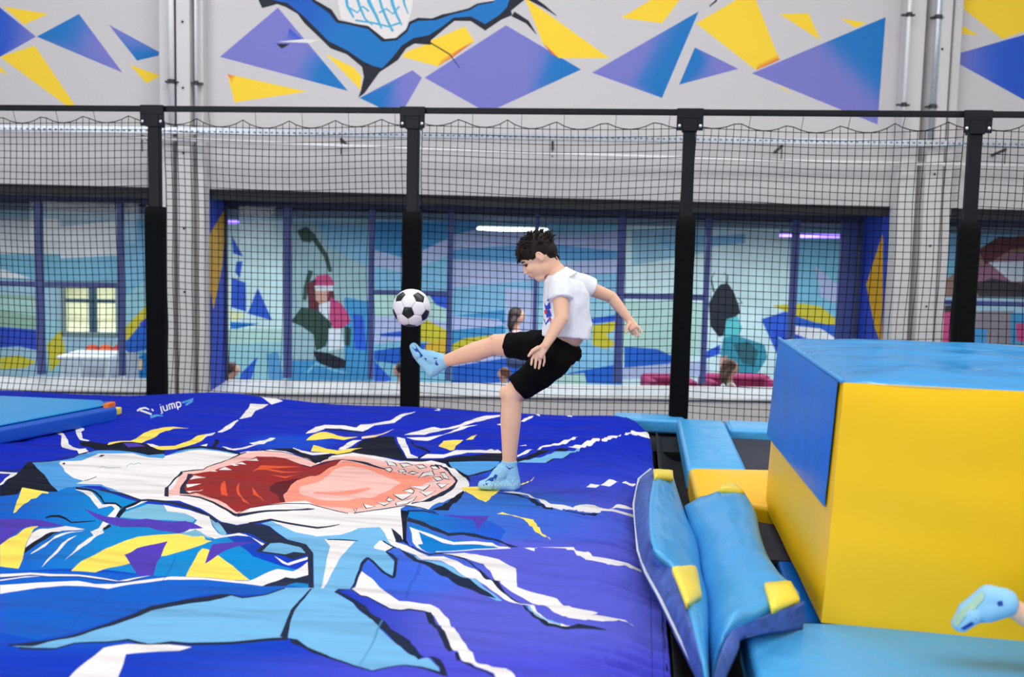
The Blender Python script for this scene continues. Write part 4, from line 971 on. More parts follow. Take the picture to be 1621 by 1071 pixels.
# rear frame pad, trampoline
z=1.0
g=G(); g.box((-.15,6.80,.88),(.33,7.05,.975)); 
tag(g.build('frame_pad',vb,bevel=.02,seg=3),'short blue frame pad at the rear corner of the airbag','pad')
A,B,C_,E_=onz(1069,664,z),onz(1147,665,z),onz(1181,741,z),onz(1091,741,z)
A[0]=E_[0]=(A[0]+E_[0])/2; B[0]=C_[0]=(B[0]+C_[0])/2; A[1]=B[1]
tag(slab([A,B,C_,E_],.12,'frame_pad',vb,res=14,puff=.012,bev=.02),'long blue frame pad running back from the yellow pad to the net','pad')
g=G(); yb=A[1]; g.box((B[0]+.005,yb-.33,.9),(2.9,yb+.0,1.005)); rp=g.build('frame_pad',vb,bevel=.025,seg=3); tag(rp,'blue frame pad along the foot of the net behind the black trampoline','pad')
g=G(); g.box((B[0]-.05,3.9,.93),(2.9,yb-.3,.945)); tag(g.build('trampoline_bed',mat('trampoline_mesh',(48,48,62),.75,bump=.001,bscale=200)),'black trampoline bed between the blue pads behind the block','trampoline')
yl=onz(1090,740,1.02); yr=onz(1216,742,1.02); yf=onz(1100,781,1.02); yfr=onz(1214,806,1.02)
tag(slab([yl,yr+[.1,0,0],yfr+[.12,0,0],yf+[0,-.02,0]],.15,'yellow_pad',vy,res=8,puff=.012,bev=.025),'low bright yellow pad crossing between the blue frame pad and the block','pad')
# black deck and the cloth filling the gap beside the airbag
g=G(); g.box((.17,2.0,.60),(1.0,6.3,.80)); g.box((-.35,6.3,.60),(1.0,6.95,.86)); g.box((.95,3.0,0),(3.0,7.0,.86)); tag(g.build('deck',mat('deck_black',(12,13,16),.7)),kind='structure',label='black deck frame under the pads'); D.objects['deck'].name='trim_5'
vs=[];fs=[]; n=60; m_=8
for i in range(n+1):
    y=2.0+(6.6-2.0)*i/n
    for j in range(m_+1):
        t=j/m_; x=.135+.235*t; zz=.93-.13*math.sin(t*math.pi*.9)**.8+.02*noise.noise(Vector((x*12,y*2.5,3)))
        if t>.85: zz+=.02
        vs.append((x,y,zz))
for i in range(n):
    for j in range(m_): a=i*(m_+1)+j; fs.append((a,a+1,a+m_+2,a+m_+1))
gp=mesh('gap_cloth',vs,fs,black,smooth=True); s=gp.modifiers.new('s','SOLIDIFY'); s.thickness=.004; tag(gp,'wrinkled black cloth lining the gap between airbag and blue pads','cloth')
# --- two sagging pads over the gap
def loft(name,rows,m,parent,cols=14,puff=.03,thick=.05,sub=4,wr=.008,seed=0):
    """rows: list of (L,R) 3D points from far to near"""
    Ls=[np.array(r[0]) for r in rows]; Rs=[np.array(r[1]) for r in rows]
    def cr(P,t):
        n=len(P)-1; i=min(int(t),n-1); f=t-i; p0=P[max(i-1,0)];p1=P[i];p2=P[i+1];p3=P[min(i+2,n)]
        return .5*((2*p1)+(-p0+p2)*f+(2*p0-5*p1+4*p2-p3)*f*f+(-p0+3*p1-3*p2+p3)*f**3)
    nr=(len(rows)-1)*sub; top=[];bot=[]
    for i in range(nr+1):
        L,Rr=cr(Ls,i/sub),cr(Rs,i/sub); e2=min(i,nr-i)/nr
        for j in range(cols+1):
            t=j/cols; p=L*(1-t)+Rr*t
            e=min(t,1-t); q=puff*min(1,math.sin(min(1,e*2)*math.pi/2)**.6)*min(1,(e2*8+.15))**.5
            q+=wr*noise.noise(Vector((p[0]*7+seed,p[1]*11,seed)))*min(1,e*6)+wr*.7*(1-abs(noise.noise(Vector((p[0]*5,p[1]*20+p[0]*8,seed+3))))*2)*min(1,e*5)
            top.append(p+[0,0,q]); bot.append(p-[0,0,thick])
    n1=len(top); c1=cols+1; fs=[]
    for i in range(nr):
        for j in range(cols):
            a=i*c1+j; fs+=[(a,a+1,a+c1+1,a+c1),(n1+a,n1+a+c1,n1+a+c1+1,n1+a+1)]
        a=i*c1; fs.append((a,a+c1,n1+a+c1,n1+a)); a=i*c1+cols; fs.append((a,n1+a,n1+a+c1,a+c1))
    for j in range(cols):
        fs.append((j,n1+j,n1+j+1,j+1)); a=nr*c1+j; fs.append((a,a+1,n1+a+1,n1+a))
    return xform(name,top+bot,fs,m,parent,smooth=True),Ls,Rs
def Z(l,z): return [onz(x,y,zz if isinstance(z,list) else z) for (x,y),zz in zip(l,z if isinstance(z,list) else [z]*len(l))]
L1=Z([(1036,748),(1029,785),(1027.4,822),(1034,868),(1065,899),(1086,953),(1109,1041),(1119,1085)],[1.10,1.12,1.13,1.14,1.10,1.09,1.09,1.08])
R1=Z([(1064,748),(1074,780),(1087,818),(1104,856),(1111,906),(1121,949),(1122,1041),(1124,1085)],[1.05,1.0,.99,.98,.98,.97,.97,.97])
O1=Z([(1030,744),(1011,760),(1003,800),(1009.7,872.7),(1022,908),(1044,948),(1085,1031),(1108,1075)],[1.035,1.03,1.03,1.03,1.03,1.02,1.0,1.0])
pad1=empty('sagging_pad',(.3,3.6,.9)); tag(pad1,'light blue pad tipped up against the airbag, its mesh side facing left','pad')
loft('cushion',list(zip(L1,R1)),vb,pad1,seed=2,puff=.022,wr=.012,thick=.02)
loft('mesh_side',list(zip(O1,L1)),meshm,pad1,puff=.006,thick=.02,cols=6,wr=.012,seed=5)
g=G(); g.tube([p+[0,0,.006] for p in O1],.006,6); g.build('piping',seamw,pad1,smooth=True)
def patch(name,px,z,m,parent,lift=.0):
    top=[onz(x,y,z) for x,y in px]; n=len(px); g=G(); g.add([p for p in top]+[p-[0,0,.02] for p in top],[list(range(n)),[n+i for i in range(n)][::-1]]+[(i,(i+1)%n,n+(i+1)%n,n+i) for i in range(n)])
    return g.build(name,m,parent,bevel=.006)
def band(name,c0,c1,n,m,parent):  # strip draped: list of px rows with z
    a=[np.array(onz(*p)) for p in c0]; b=[np.array(onz(*p)) for p in c1]
    return loft(name,list(zip(a,b)),m,parent,puff=.006,thick=.02,cols=5,wr=.002,sub=3)[0]
band('yellow_corner',[(1034,742,1.125),(1036,753,1.13)],[(1065,744,1.09),(1066,755,1.09)],4,vyl,pad1)
band('yellow_patch',[(1064,897,1.145),(1072,915,1.14),(1087,953,1.13)],[(1101,895,1.07),(1105,905,1.07),(1111,940,1.07)],4,vyl,pad1)
L2=Z([(1084,800),(1094,832),(1105,858),(1112,906),(1121,952),(1122,985),(1124,1030),(1127,1071)],[1.0,.99,.98,.98,.97,.97,.97,.97])
R2=Z([(1177,777),(1196,809),(1203,843),(1216,880),(1238,912),(1265,946),(1180,982),(1146,1004)],[1.07,1.07,1.07,1.07,1.08,1.08,1.08,1.08])
L2a,R2a=L2[:6],R2[:6]
pad2=empty('sagging_pad',(.55,3.6,.9)); tag(pad2,'blue pad sagging against the yellow block, with two yellow corners','pad')
loft('cushion',list(zip(L2,R2)),vb,pad2,seed=8,puff=.05,cols=18,thick=.03,wr=.014)
g=[onz(1271,945,1.09)-[0,.03,0],onz(1180,984,1.09)-[0,.03,0],onz(1150,1003,1.07)-[0,.02,0],onz(1130,1069,1.05)]
g2=[onz(1273,982,.98),onz(1181,991,.98),onz(1165,1004,.95),onz(1128,1100,.9)]
loft('mesh_side',list(zip(g,[g[0]+[.0,.0,-.075],g[1]+[0,0,-.02],g[2]+[.03,.0,-.03],g[3]+[0,0,-.08]])),meshm,pad2,puff=.01,thick=.015,cols=6,wr=.01,seed=3)
band('yellow_corner',[(1141,768,1.10),(1139,772,1.105)],[(1163,764,1.09),(1178,777,1.09)],4,vyl,pad2)
band('yellow_patch',[(1210,922,1.115),(1222,961,1.115)],[(1252,919,1.10),(1266,946,1.10)],4,vyl,pad2)
# narrow pad between the sagging pads and the block
np_=[onz(1204,805,.93),onz(1222,805,.93),onz(1302,984,.95),onz(1262,984,.95)]
tag(slab(np_,.08,'edge_pad',vbd,bev=.012),'narrow deep blue edge pad squeezed beside the yellow block','pad')
# platform pad in front
p=[onz(1177,992,1.0),onz(1303,983,1.0)]
g=G(); x0=p[0][0]; 
c=[onz(1177,994,1.0),onz(1300,985,1.0)+[2.2,.25,0],None,None]
x0=onz(1177,994,1.0)[0]; y0=onz(1177,994,1.0)[1]
tag(slab([(x0,y0+.07,1.0),(3.2,y0+.42,1.0),(3.2,1.5,1.0),(x0+.0,1.5,1.0)],.14,'platform_pad',vb,bev=.02,res=16,puff=.004),'broad light blue pad in front of the yellow block at the bottom right','pad')
g=G(); g.box((x0+.03,1.5,0),(3.1,3.4,.86)); tag(g.build('platform_base',mat('deck_black')),kind='structure'); D.objects['platform_base'].name='trim_6'
# the block
fl=onz(1300,985,1.0); bx=fl[0]; fy=fl[1]
def vert(px,py,Y):  # point on the vertical face Y=const
    return ony(px,py,Y)
tf=vert(1335,605,fy); tb=onz(1235,537,tf[2]); bb=onz(1211,800,1.0)
fr=onz(1621,1016,1.0); sl=(fr[1]-fy)/(fr[0]-bx)
XR=2.7
top=tf[2]; print('block',fl,tf,tb,bb,fr)
P=[np.array((bx,fy,1.0)),np.array((XR,fy+sl*(XR-bx),1.0)),np.array((XR,bb[1],1.0)),bb,tf,np.array((XR+.05,tf[1]+sl*(XR-tf[0]),top)),np.array((XR+.05,tb[1],top)),tb]
blk=empty('foam_block',(1.6,3.8,1.0)); tag(blk,'big foam block with yellow front and sides and a blue top','block')
def bil(q,a,b): return (q[0]*(1-a)+q[1]*a)*(1-b)+(q[3]*(1-a)+q[2]*a)*b
def face(name,q,m,nrm,bulge,n=20,cut=None,wr=.004,th=.01,seed=0):
    vs=[];fs=[];nrm=np.array(nrm,float)
    for i in range(n+1):
        for j in range(n+1):
            a,b=i/n,j/n; p=bil(q,a,b); e=min(a,1-a,b,1-b)
            vs.append(p+nrm*(bulge*min(1,e*7)**.5+wr*noise.noise(Vector((a*5+seed,b*5,seed)))))
    for i in range(n):
        for j in range(n):
            k=i*(n+1)+j; fs.append((k,k+n+1,k+n+2,k+1))
    o=xform(name,vs,fs,m,blk,smooth=True)
    return o
S=.97
g=G(); g.hexa([p+(np.mean(P,0)-p)*.004-np.array([0,0,.012]) for p in P]); g.build('block_body',vy,blk,bevel=.03,seg=4)
q=[P[7],P[4],P[0],P[3]]  # left face seen from left: back-top, front-top, front-bottom, back-bottom
vL=np.array((-1,-.02,.0))
def onleft(px,py,off=0):
    n=np.cross(P[4]-P[0],P[3]-P[0]); n/=np.linalg.norm(n); r=ray(px,py); t=((P[0]-O)@n)/(r@n); return O+r*t
face('front_panel',[P[4],P[5],P[1],P[0]],vy,(0,-1,0),.012,n=24,wr=.008,seed=2)
face('left_panel',q,vy,(-1,0,0),.003,n=16,wr=.002,seed=4)
bq=[onleft(1236,538),onleft(1331,604),onleft(1310,803),onleft(1217,689)]
face('blue_side_panel',[p+np.array((-.009,0,0)) for p in bq],vbd,(-1,0,0),.006,n=16,wr=.002,seed=7)
tq=[P[7],P[6],P[5],P[4]]
vs=[];fs=[];n=46
for i in range(n+1):
    for j in range(n+1):
        a,b=i/n,j/n; p=bil(tq,a,b); e=min(a,1-a,b,1-b)
        z=.022*min(1,e*9)**.5-.004+.020*noise.noise(Vector((p[0]*2.2,p[1]*5,4)))*min(1,e*6)+.010*(1-2*abs(noise.noise(Vector((p[0]*2.2,p[1]*11+p[0]*2.5,9)))))*min(1,e*8)
        vs.append(p+[0,0,z])
for i in range(n):
    for j in range(n): k=i*(n+1)+j; fs.append((k,k+n+1,k+n+2,k+1))
xform('top_panel',vs,fs,vtop,blk,smooth=True)
g=G(); g.tube([bil(tq,0,b)+[-.004,0,.004] for b in np.linspace(0,1,24)],.008,6); g.build('seam',mat('seam_blue',(60,150,215),.4),blk,smooth=True)

# ---------------------------------------------------------------- figures
def J(px,py,Y): return Vector(tuple(ony(px,py,Y)))
def remesh(g,vox,sm=4,name='body',m=None,parent=None,disp=None,keep=None):
    me=D.meshes.new('tmp'); me.from_pydata(g.v,[],g.f); 
    bm=bmesh.new(); bm.from_mesh(me); bmesh.ops.recalc_face_normals(bm,faces=bm.faces); bm.to_mesh(me); bm.free()
    o=D.objects.new('tmp',me); SC.collection.objects.link(o)
    r=o.modifiers.new('r','REMESH'); r.mode='VOXEL'; r.voxel_size=vox; r.adaptivity=0
    s=o.modifiers.new('s','SMOOTH'); s.factor=.5; s.iterations=sm
    dg=bpy.context.evaluated_depsgraph_get(); me2=D.meshes.new_from_object(o.evaluated_get(dg)); D.objects.remove(o); D.meshes.remove(me)
    me2.name=name; me2.materials.clear(); me2.materials.append(m)
    if disp:
        n=len(me2.vertices); 
        co=[v.co.copy() for v in me2.vertices]; no=[v.normal.copy() for v in me2.vertices]
        for v,c,nn in zip(me2.vertices,co,no): v.co=c+nn*disp(c,nn)
    if keep:
        bm=bmesh.new(); bm.from_mesh(me2); bmesh.ops.delete(bm,geom=[v for v in bm.verts if not keep(v.co)],context='VERTS'); bm.to_mesh(me2); bm.free()
    if parent is not None: me2.transform(Matrix.Translation(-Vector(parent.location)))
    me2.shade_smooth()
    o=D.objects.new(name,me2); link(o,parent); return o
def cone(g,a,b,r0,r1,round_=True,n=20,steps=1):
    a,b=Vector(a),Vector(b)
    pts=[a.lerp(b,i/max(1,steps)) for i in range(steps+1)]
    g.tube(pts,[r0+(r1-r0)*i/max(1,steps) for i in range(steps+1)],n)
    if round_: g.ell(a,(r0,)*3,n=n,m=n//2); g.ell(b,(r1,)*3,n=n,m=n//2)
def limb(g,pts,rs,n=20):
    for i in range(len(pts)-1): cone(g,pts[i],pts[i+1],rs[i],rs[i+1],n=n)
def frame(f,u):
    f=Vector(f).normalized(); u=Vector(u); u=(u-f*u.dot(f)).normalized(); s=f.cross(u); return Matrix((f,s,u)).transposed()
skin=mat('skin',(240,190,158),.55,sss=.12,var=.05,vscale=9); hairm=mat('dark_hair',(30,21,17),.6,spec=.2,bump=.004,bscale=70,stretch=(1,1,1))
white=mat('white_cotton',(240,240,244),.8,bump=.0006,bscale=500); blk_c=mat('black_cloth',(5,5,7),.85,bump=.001,bscale=300,spec=.12)
sockm=mat('sock_blue',(150,205,236),.85,bump=.0012,bscale=500); solem=mat('sock_sole',(168,204,178),.85,bump=.002,bscale=300); sockd=mat('sock_navy',(24,66,160),.8); dotm=mat('grip_dots',(220,235,225),.5)
def mid(a,b,t): return Vector(a).lerp(Vector(b),t)
def folds(amp,f=(9,9,16),seed=0):
    def d(c,n):
        v=Vector((c.x*f[0]+seed,c.y*f[1],c.z*f[2])); return amp*(1-2.4*abs(noise.noise(v)))+amp*.6*noise.noise(v*2.3)
    return d
# --- the boy
Yb=4.68
boy=empty('person',tuple(onz(800,771,1.0))); 
tag(boy,'barefoot-style boy in white t-shirt, black shorts and light blue socks kicking up a football','person')
boy['label']='boy in white t-shirt, black shorts and blue socks kicking up the football'
f=Vector((-.766,-.05,-.643)).normalized(); Mh=frame(f,(-.64,0,.77)); C0=J(850,404,4.66)
hp=lambda a,b,c: C0+Mh@Vector((a,b,c))   # forward, side, up ; side +: ?
sd=1 if (Mh@Vector((0,1,0))).y<0 else -1   # sd*1 points to the camera
g=G()
# head
g.ell(hp(-.008,0,.006),(.083,.068,.080),Mh,24,16); g.ell(hp(.030,0,-.035),(.050,.056,.062),Mh,20,14); g.ell(hp(.050,0,-.082),(.026,.030,.026),Mh,16,10); g.ell(hp(.010,0,-.055),(.045,.054,.045),Mh,16,10)
g.ell(hp(.060,0,.008),(.018,.045,.018),Mh,16,10)
limb(g,[hp(.072,0,.000),hp(.083,0,-.016),hp(.091,0,-.029)],[.008,.009,.0095],12); 
for s in (-1,1): g.ell(hp(.083,s*.009,-.033),(.010,.007,.007),Mh,10,8); g.ell(hp(.055,s*.032,-.030),(.026,.02,.022),Mh,14,8)
g.ell(hp(.079,0,-.053),(.011,.017,.007),Mh,12,8); g.ell(hp(.076,0,-.063),(.011,.015,.007),Mh,12,8)
for s in (-1,1):  # ears: helix ring and lobe
    pts=[hp(-.006+.013*math.cos(t)-.004,s*(.070+.004*math.sin(t)),-.016+.022*math.sin(t)) for t in [k*.7 for k in range(9)]]
    limb(g,pts,[.0042]*9,8); g.ell(hp(-.008,s*.068,-.018),(.011,.005,.018),Mh,10,8)
# neck and torso
nb=J(884,434,4.68); limb(g,[hp(-.03,0,-.05),mid(hp(-.03,0,-.05),nb,.5),nb],[.040,.038,.045])
sN=J(886,452,4.585); sF=J(918,450,4.775); pel=J(888,562,4.68); ch=J(898,470,4.68); wst=J(902,528,4.68)
tdir=Vector((.30,-.0,0)); 
tw=Matrix.Rotation(math.radians(28),3,'Z')
g.ell(ch,(.075,.105,.085),tw,24,16); g.ell(J(898,500,4.68),(.072,.095,.09),tw,24,16); g.ell(wst,(.07,.088,.07),Matrix.Identity(3),24,14); g.ell(pel,(.075,.1,.07),Matrix.Identity(3),24,14)
limb(g,[sN,mid(nb,ch,.3),sF],[.042,.05,.042])
# arms
eN=J(889,503,4.52); wN=J(864,546,4.47); limb(g,[sN,mid(sN,eN,.5),eN,mid(eN,wN,.35),wN],[.040,.035,.031,.030,.019])
eF=J(968,470,4.84); wF=J(997,507,4.84); limb(g,[sF,mid(sF,eF,.5),eF,mid(eF,wF,.35),wF],[.038,.033,.028,.027,.018])
def hand(g,w,px_palm,Y,fingers,thumb,rp=.018):
    pc=J(*px_palm,Y); 
    d=(pc-w).normalized(); 
    for k in (-1,-.35,.35,1):
        o=Vector((.0,k*.010,0)) if abs(d.y)<.7 else Vector((k*.01,0,0))
        side=d.cross(Vector((0,1,0))).normalized()
        a=w+side*k*.008; b=pc+side*k*.016+d*.012; cone(g,a,b,.0115,.0105,n=12)
    for base,kn,tip,dy,r in fingers:
        A_=J(*base,Y+dy*.3); K_=J(*kn,Y+dy); T_=J(*tip,Y+dy*1.4); limb(g,[A_,K_,T_],[r*1.1,r,r*.82],10)
    a,b,c=thumb; limb(g,[J(*a,Y-.01),J(*b,Y-.022),J(*c,Y-.028)],[.011,.0088,.0072],10)
hand(g,wN,(854,558),4.465,[((846,560),(842,568),(841,577),-.012,.0068),((850,563),(848,572),(847,582),-.004,.0072),((855,564),(855,573),(853,583),.004,.0070),((861,562),(862,571),(860,579),.012,.0060)],((852,550),(843,555),(837,563)))
hand(g,wF,(1001,515),4.83,[((1004,513),(1012,518),(1017,527),-.012,.0066),((1001,518),(1008,524),(1012,532),-.004,.0068),((999,520),(1004,526),(1007,533),.006,.0066),((996,519),(999,525),(1002,530),.014,.0058)],((996,512),(992,519),(991,526)))
# legs
hN=J(876,572,4.62); kN=J(810,624,4.59); aN=J(806,736,4.60); hF=J(862,548,4.75); kF=J(788,545,4.90); aF=J(702,572,4.98)
limb(g,[hN,mid(hN,kN,.6),kN,mid(kN,aN,.15),mid(kN,aN,.38),mid(kN,aN,.75),aN],[.068,.058,.050,.047,.048,.037,.031],24)
g.ell(J(799,622,4.575),(.026,.03,.034),n=14,m=10)
limb(g,[hF,mid(hF,kF,.6),kF,mid(kF,aF,.15),mid(kF,aF,.4),mid(kF,aF,.75),aF],[.068,.060,.051,.047,.049,.037,.029],24)
g.ell(J(784,536,4.89),(.028,.03,.024),n=14,m=10)
def foot(g,ank,heel,ball,toe,r=1):
    limb(g,[ank,heel],[.031*r,.029*r]); limb(g,[ank,mid(ank,ball,.5)+Vector((0,0,.0)),ball],[.032*r,.032*r,.024*r]); limb(g,[heel,ball,toe],[.028*r,.026*r,.019*r])
    w=Vector((0,.019,0)); limb(g,[ball-w,toe-w*.8],[.021*r,.015*r]); limb(g,[ball+w,toe+w*.8],[.019*r,.013*r]); limb(g,[heel,ball+w],[.025*r,.021*r])
gz=bagz(-.62,4.6)
heelN=J(813,764,4.60); ballN=J(776,768,4.585); toeN=J(764,771,4.58)
for v,r in ((heelN,.026),(ballN,.024),(toeN,.018)): v.z=gz+r+.004
heelF=J(684,586,4.99); ballF=J(662,560,5.0); toeF=J(655,549,5.0)
foot(g,aN,heelN,ballN,toeN); foot(g,aF,heelF,ballF,toeF)
remesh(g,.0036,3,'body',skin,boy)
# shorts
g=G(); g.ell(J(884,560,4.68),(.088,.115,.078),n=24,m=16); 
wdir=(J(905,543,4.68)-J(885,575,4.68)).normalized(); 
cone(g,J(890,556,4.68),J(899,541,4.68),.090,.078,False,24)
s2=J(822,612,4.595); s1=J(806,547,4.83)
limb(g,[hN,mid(hN,s2,.5)],[.082,.075],24); cone(g,mid(hN,s2,.3),s2+(s2-hN).normalized()*.012,.078,.064,False,28,5)
limb(g,[hF,mid(hF,s1,.4)],[.078,.07],24); cone(g,mid(hF,s1,.1),s1,.072,.060,False,28,5)
remesh(g,.0042,2,'shorts',blk_c,boy,disp=folds(.005,(14,9,14),3))
# t-shirt
g=G(); vs=[];fs=[];n=32
rows=[(J(886,437,4.68),.055,.065,20),(J(893,446,4.68),.088,.108,26),(J(896,460,4.68),.100,.118,26),(J(897,480,4.68),.105,.118,22),(J(898,500,4.68),.108,.114,16),(J(898,520,4.68),.111,.112,8),(J(897,531,4.68),.113,.113,5)]
for c,a,b,w_ in rows:
    q=Matrix.Rotation(math.radians(w_),3,'Z')
    for j in range(n):
        t=2*math.pi*j/n; vs.append(c+q@Vector((a*math.cos(t),b*math.sin(t),-.006*math.cos(t)+.004*math.sin(3*t))))
for i in range(len(rows)-1):
    for j in range(n): fs.append((i*n+j,i*n+(j+1)%n,(i+1)*n+(j+1)%n,(i+1)*n+j))
fs+=[list(range(n))[::-1],[(len(rows)-1)*n+j for j in range(n)]]; g.add(vs,fs)
limb(g,[sN+Vector((0,0,-.004)),mid(nb,ch,.34),sF],[.047,.055,.047]); cone(g,sN+(sN-eN)*.1,mid(sN,eN,.42),.050,.053,False,24,3); cone(g,sF,mid(sF,eF,.36),.050,.052,False,24,3)
g.ell(sN,(.05,.05,.05)); g.ell(sF,(.05,.05,.05)); cone(g,mid(nb,ch,.3),nb+Vector((-.006,0,.002)),.085,.050,False,24)
sh_=remesh(g,.0042,2,'t_shirt',white,boy,disp=folds(.006,(13,10,9),7))
g=G()
nrm_=(hp(-.03,0,-.05)-nb).normalized(); fr=frame(nrm_,(0,1,0)); cc=nb+nrm_*.002
g.tube([cc+fr@Vector((0,.050*math.cos(t),.050*math.sin(t))) for t in np.linspace(0,2*math.pi,25)],.0055,8); g.build('collar',white,boy,smooth=True)
# print on the shirt front, seen edge-on
g=G()
bv=__import__('mathutils').bvhtree.BVHTree.FromObject(sh_,bpy.context.evaluated_depsgraph_get())
def onmesh(bv,off,px,py,lift=.0015):
    o_=Vector(tuple(O))-off; d_=Vector(tuple(ray(px,py))).normalized(); h=bv.ray_cast(o_,d_)
    return (h[0]+h[1]*lift,h[1]) if h[0] else None
def decal(name,bv,parent,polys,m,lift=.0015):
    off=Vector(parent.location); res=[]
    for poly in polys:
        g=G(); P_=[]
        c=(sum(p[0] for p in poly)/len(poly),sum(p[1] for p in poly)/len(poly))
        for q in [c]+list(poly):
            h=onmesh(bv,off,*q,lift)
            if h: P_.append(h[0]+off)
        if len(P_)<4: continue
        n=len(P_)-1; g.add(P_,[(0,1+i,1+(i+1)%n) for i in range(n)]); res.append(g.build(name,m,parent))
    return res
pb=mat('print_blue',(40,70,190),.7); pr=mat('print_red',(210,60,70),.7)
decal('shirt_print',bv,boy,[[(862,480),(871,478),(872,488),(864,491)],[(863,492),(870,489),(874,500),(866,503)],[(861,505),(872,501),(873,510),(864,514)],[(868,470),(872,472),(870,477),(866,476)]],pb)
decal('shirt_print',bv,boy,[[(862,491),(866,490),(867,496),(863,497)],[(868,503),(874,505),(872,509)]],pr,.002)
# socks
def sock(name,ank,up,heel,ball,toe,parent,rr=.037):
    g=G(); cone(g,up,ank,rr,rr*.97,False,24); 
    gg=G(); foot(gg,ank,heel,ball,toe,1.14); g.add(gg.v,gg.f)
    return remesh(g,.0034,3,name,sockm,parent,disp=folds(.0012,(30,30,40),1))
upN=aN+(kN-aN).normalized()*.022; upF=aF+(kF-aF).normalized()*.004
s1o=sock('sock',aN,upN,heelN,ballN,toeN,boy); s2o=sock('sock',aF,upF,heelF,ballF,toeF,boy,.034)
dg=bpy.context.evaluated_depsgraph_get(); BV=__import__('mathutils').bvhtree.BVHTree
b1=BV.FromObject(s1o,dg); b2=BV.FromObject(s2o,dg)
def dec(name,bv,sock_,polys,m,lift=.001):
    for o in decal(name,bv,boy,polys,m,lift): o.parent=sock_
dec('sock_print',b1,s1o,[[(800,737),(812,739),(818,743),(806,743)],[(768,762),(776,756),(784,754),(780,762),(772,765)],[(784,750),(788,752),(784,760),(780,756)],[(764,768),(770,764),(772,767)]],sockd)
dec('sock_print',b2,s2o,[[(652,549),(657,546),(664,556),(670,563),(666,566),(658,556)],[(686,566),(692,566),(694,578),(690,578)],[(671,566),(676,567),(675,571)]],sockd)
def dots(bv,pts,sock_):
    g=G(); off=Vector(boy.location)
    for x,y in pts:
        h=onmesh(bv,off,x,y,0)
        if h: g.ell(h[0]+off,(.0034,.0034,.0028),n=8,m=5)
    o=g.build('grip_dots',dotm,boy); o.parent=sock_; tag(o,kind='stuff')
dots(b1,[(x,765.5+(1 if k%2 else -3)-(x-770)*.03) for k,x in enumerate(range(764,822,4))]+[(x,768.5-(x-770)*.02) for x in range(764,820,5)],s1o)
# face details
for s in (sd,-sd):
    g=G(); g.ell(hp(.064,s*.034,-.008),(.010,.012,.0075),Mh,12,8); g.build('eye',mat('eye_dark',(52,34,30),.2),boy,smooth=True)
for s in (sd,-sd):
    g=G(); limb(g,[hp(.074,s*.018,.012),hp(.073,s*.034,.015),hp(.060,s*.050,.009)],[.003,.0038,.002],8); g.build('eyebrow',hairm,boy,smooth=True)
for s in (sd,-sd): g=G(); limb(g,[hp(.078,s*.022,-.001),hp(.075,s*.036,.0005),hp(.064,s*.048,-.002)],[.0022,.0028,.002],8); g.build('eyelid',mat('eyelid',(120,76,64),.5),boy,smooth=True)
g=G(); g.ell(hp(.086,0,-.054),(.006,.015,.004),Mh,12,8); g.ell(hp(.083,0,-.062),(.006,.013,.0045),Mh,12,8); g.build('lips',mat('lips',(196,110,104),.45),boy,smooth=True)
# hair: cap plus ragged locks
rnd=random.Random(3); g=G()
g.ell(hp(-.016,0,.020),(.088,.075,.076),Mh,24,16); g.ell(hp(-.05,0,-.01),(.048,.062,.055),Mh,20,12); g.ell(hp(.03,0,.05),(.05,.06,.04),Mh,20,12)
def lock(p,d,L,r):
    q=p+d*L*.5+Vector((rnd.uniform(-.004,.004),)*3); e=q+(d+Vector((0,0,-.35))*.6).normalized()*L*.5
    g.tube([p-d*.01,p,q,e],[r,r,r*.7,.0006],6)
for k in range(330):
    a=rnd.uniform(0,2*math.pi); b=rnd.uniform(-.28,1)
    n_=Vector((math.cos(a)*math.sqrt(1-b*b),math.sin(a)*math.sqrt(1-b*b),b))
    if n_.x>.35 and n_.z<.42: continue
    if n_.z<.0 and n_.x>-.25: continue
    p=hp(-.018,0,.026)+Mh@Vector((n_.x*.086,n_.y*.073,n_.z*.074))
    flow=Mh@(n_*.55+Vector((.45 if n_.x>0 else -.35,rnd.uniform(-.5,.5),.0-.1*(1-b)))+Vector((rnd.uniform(-.35,.35),rnd.uniform(-.35,.35),rnd.uniform(-.2,.4))))
    lock(p,flow.normalized(),rnd.uniform(.012,.026),rnd.uniform(.0030,.0048))
for k in range(26):   # fringe over the forehead
    t=rnd.uniform(-1,1); p=hp(.055+.008*(1-t*t),t*.05,.052+.006*rnd.random()); d=(Mh@Vector((.55,t*.35,-.55+rnd.uniform(-.2,.3)))).normalized(); lock(p,d,rnd.uniform(.030,.048),rnd.uniform(.0035,.005))
for k in range(18):   # nape and sideburn
    t=rnd.uniform(-1,1); p=hp(-.075+.02*rnd.random(),t*.05,-.035-.02*rnd.random()); lock(p,(Mh@Vector((-.2,t*.2,-1))).normalized(),.025,.004)
for s in (-1,1):
    for k in range(5): lock(hp(.022-.004*k,s*.066,.012),(Mh@Vector((.15,s*.1,-1))).normalized(),.022,.004)
g.build('hair',hairm,boy,smooth=True)
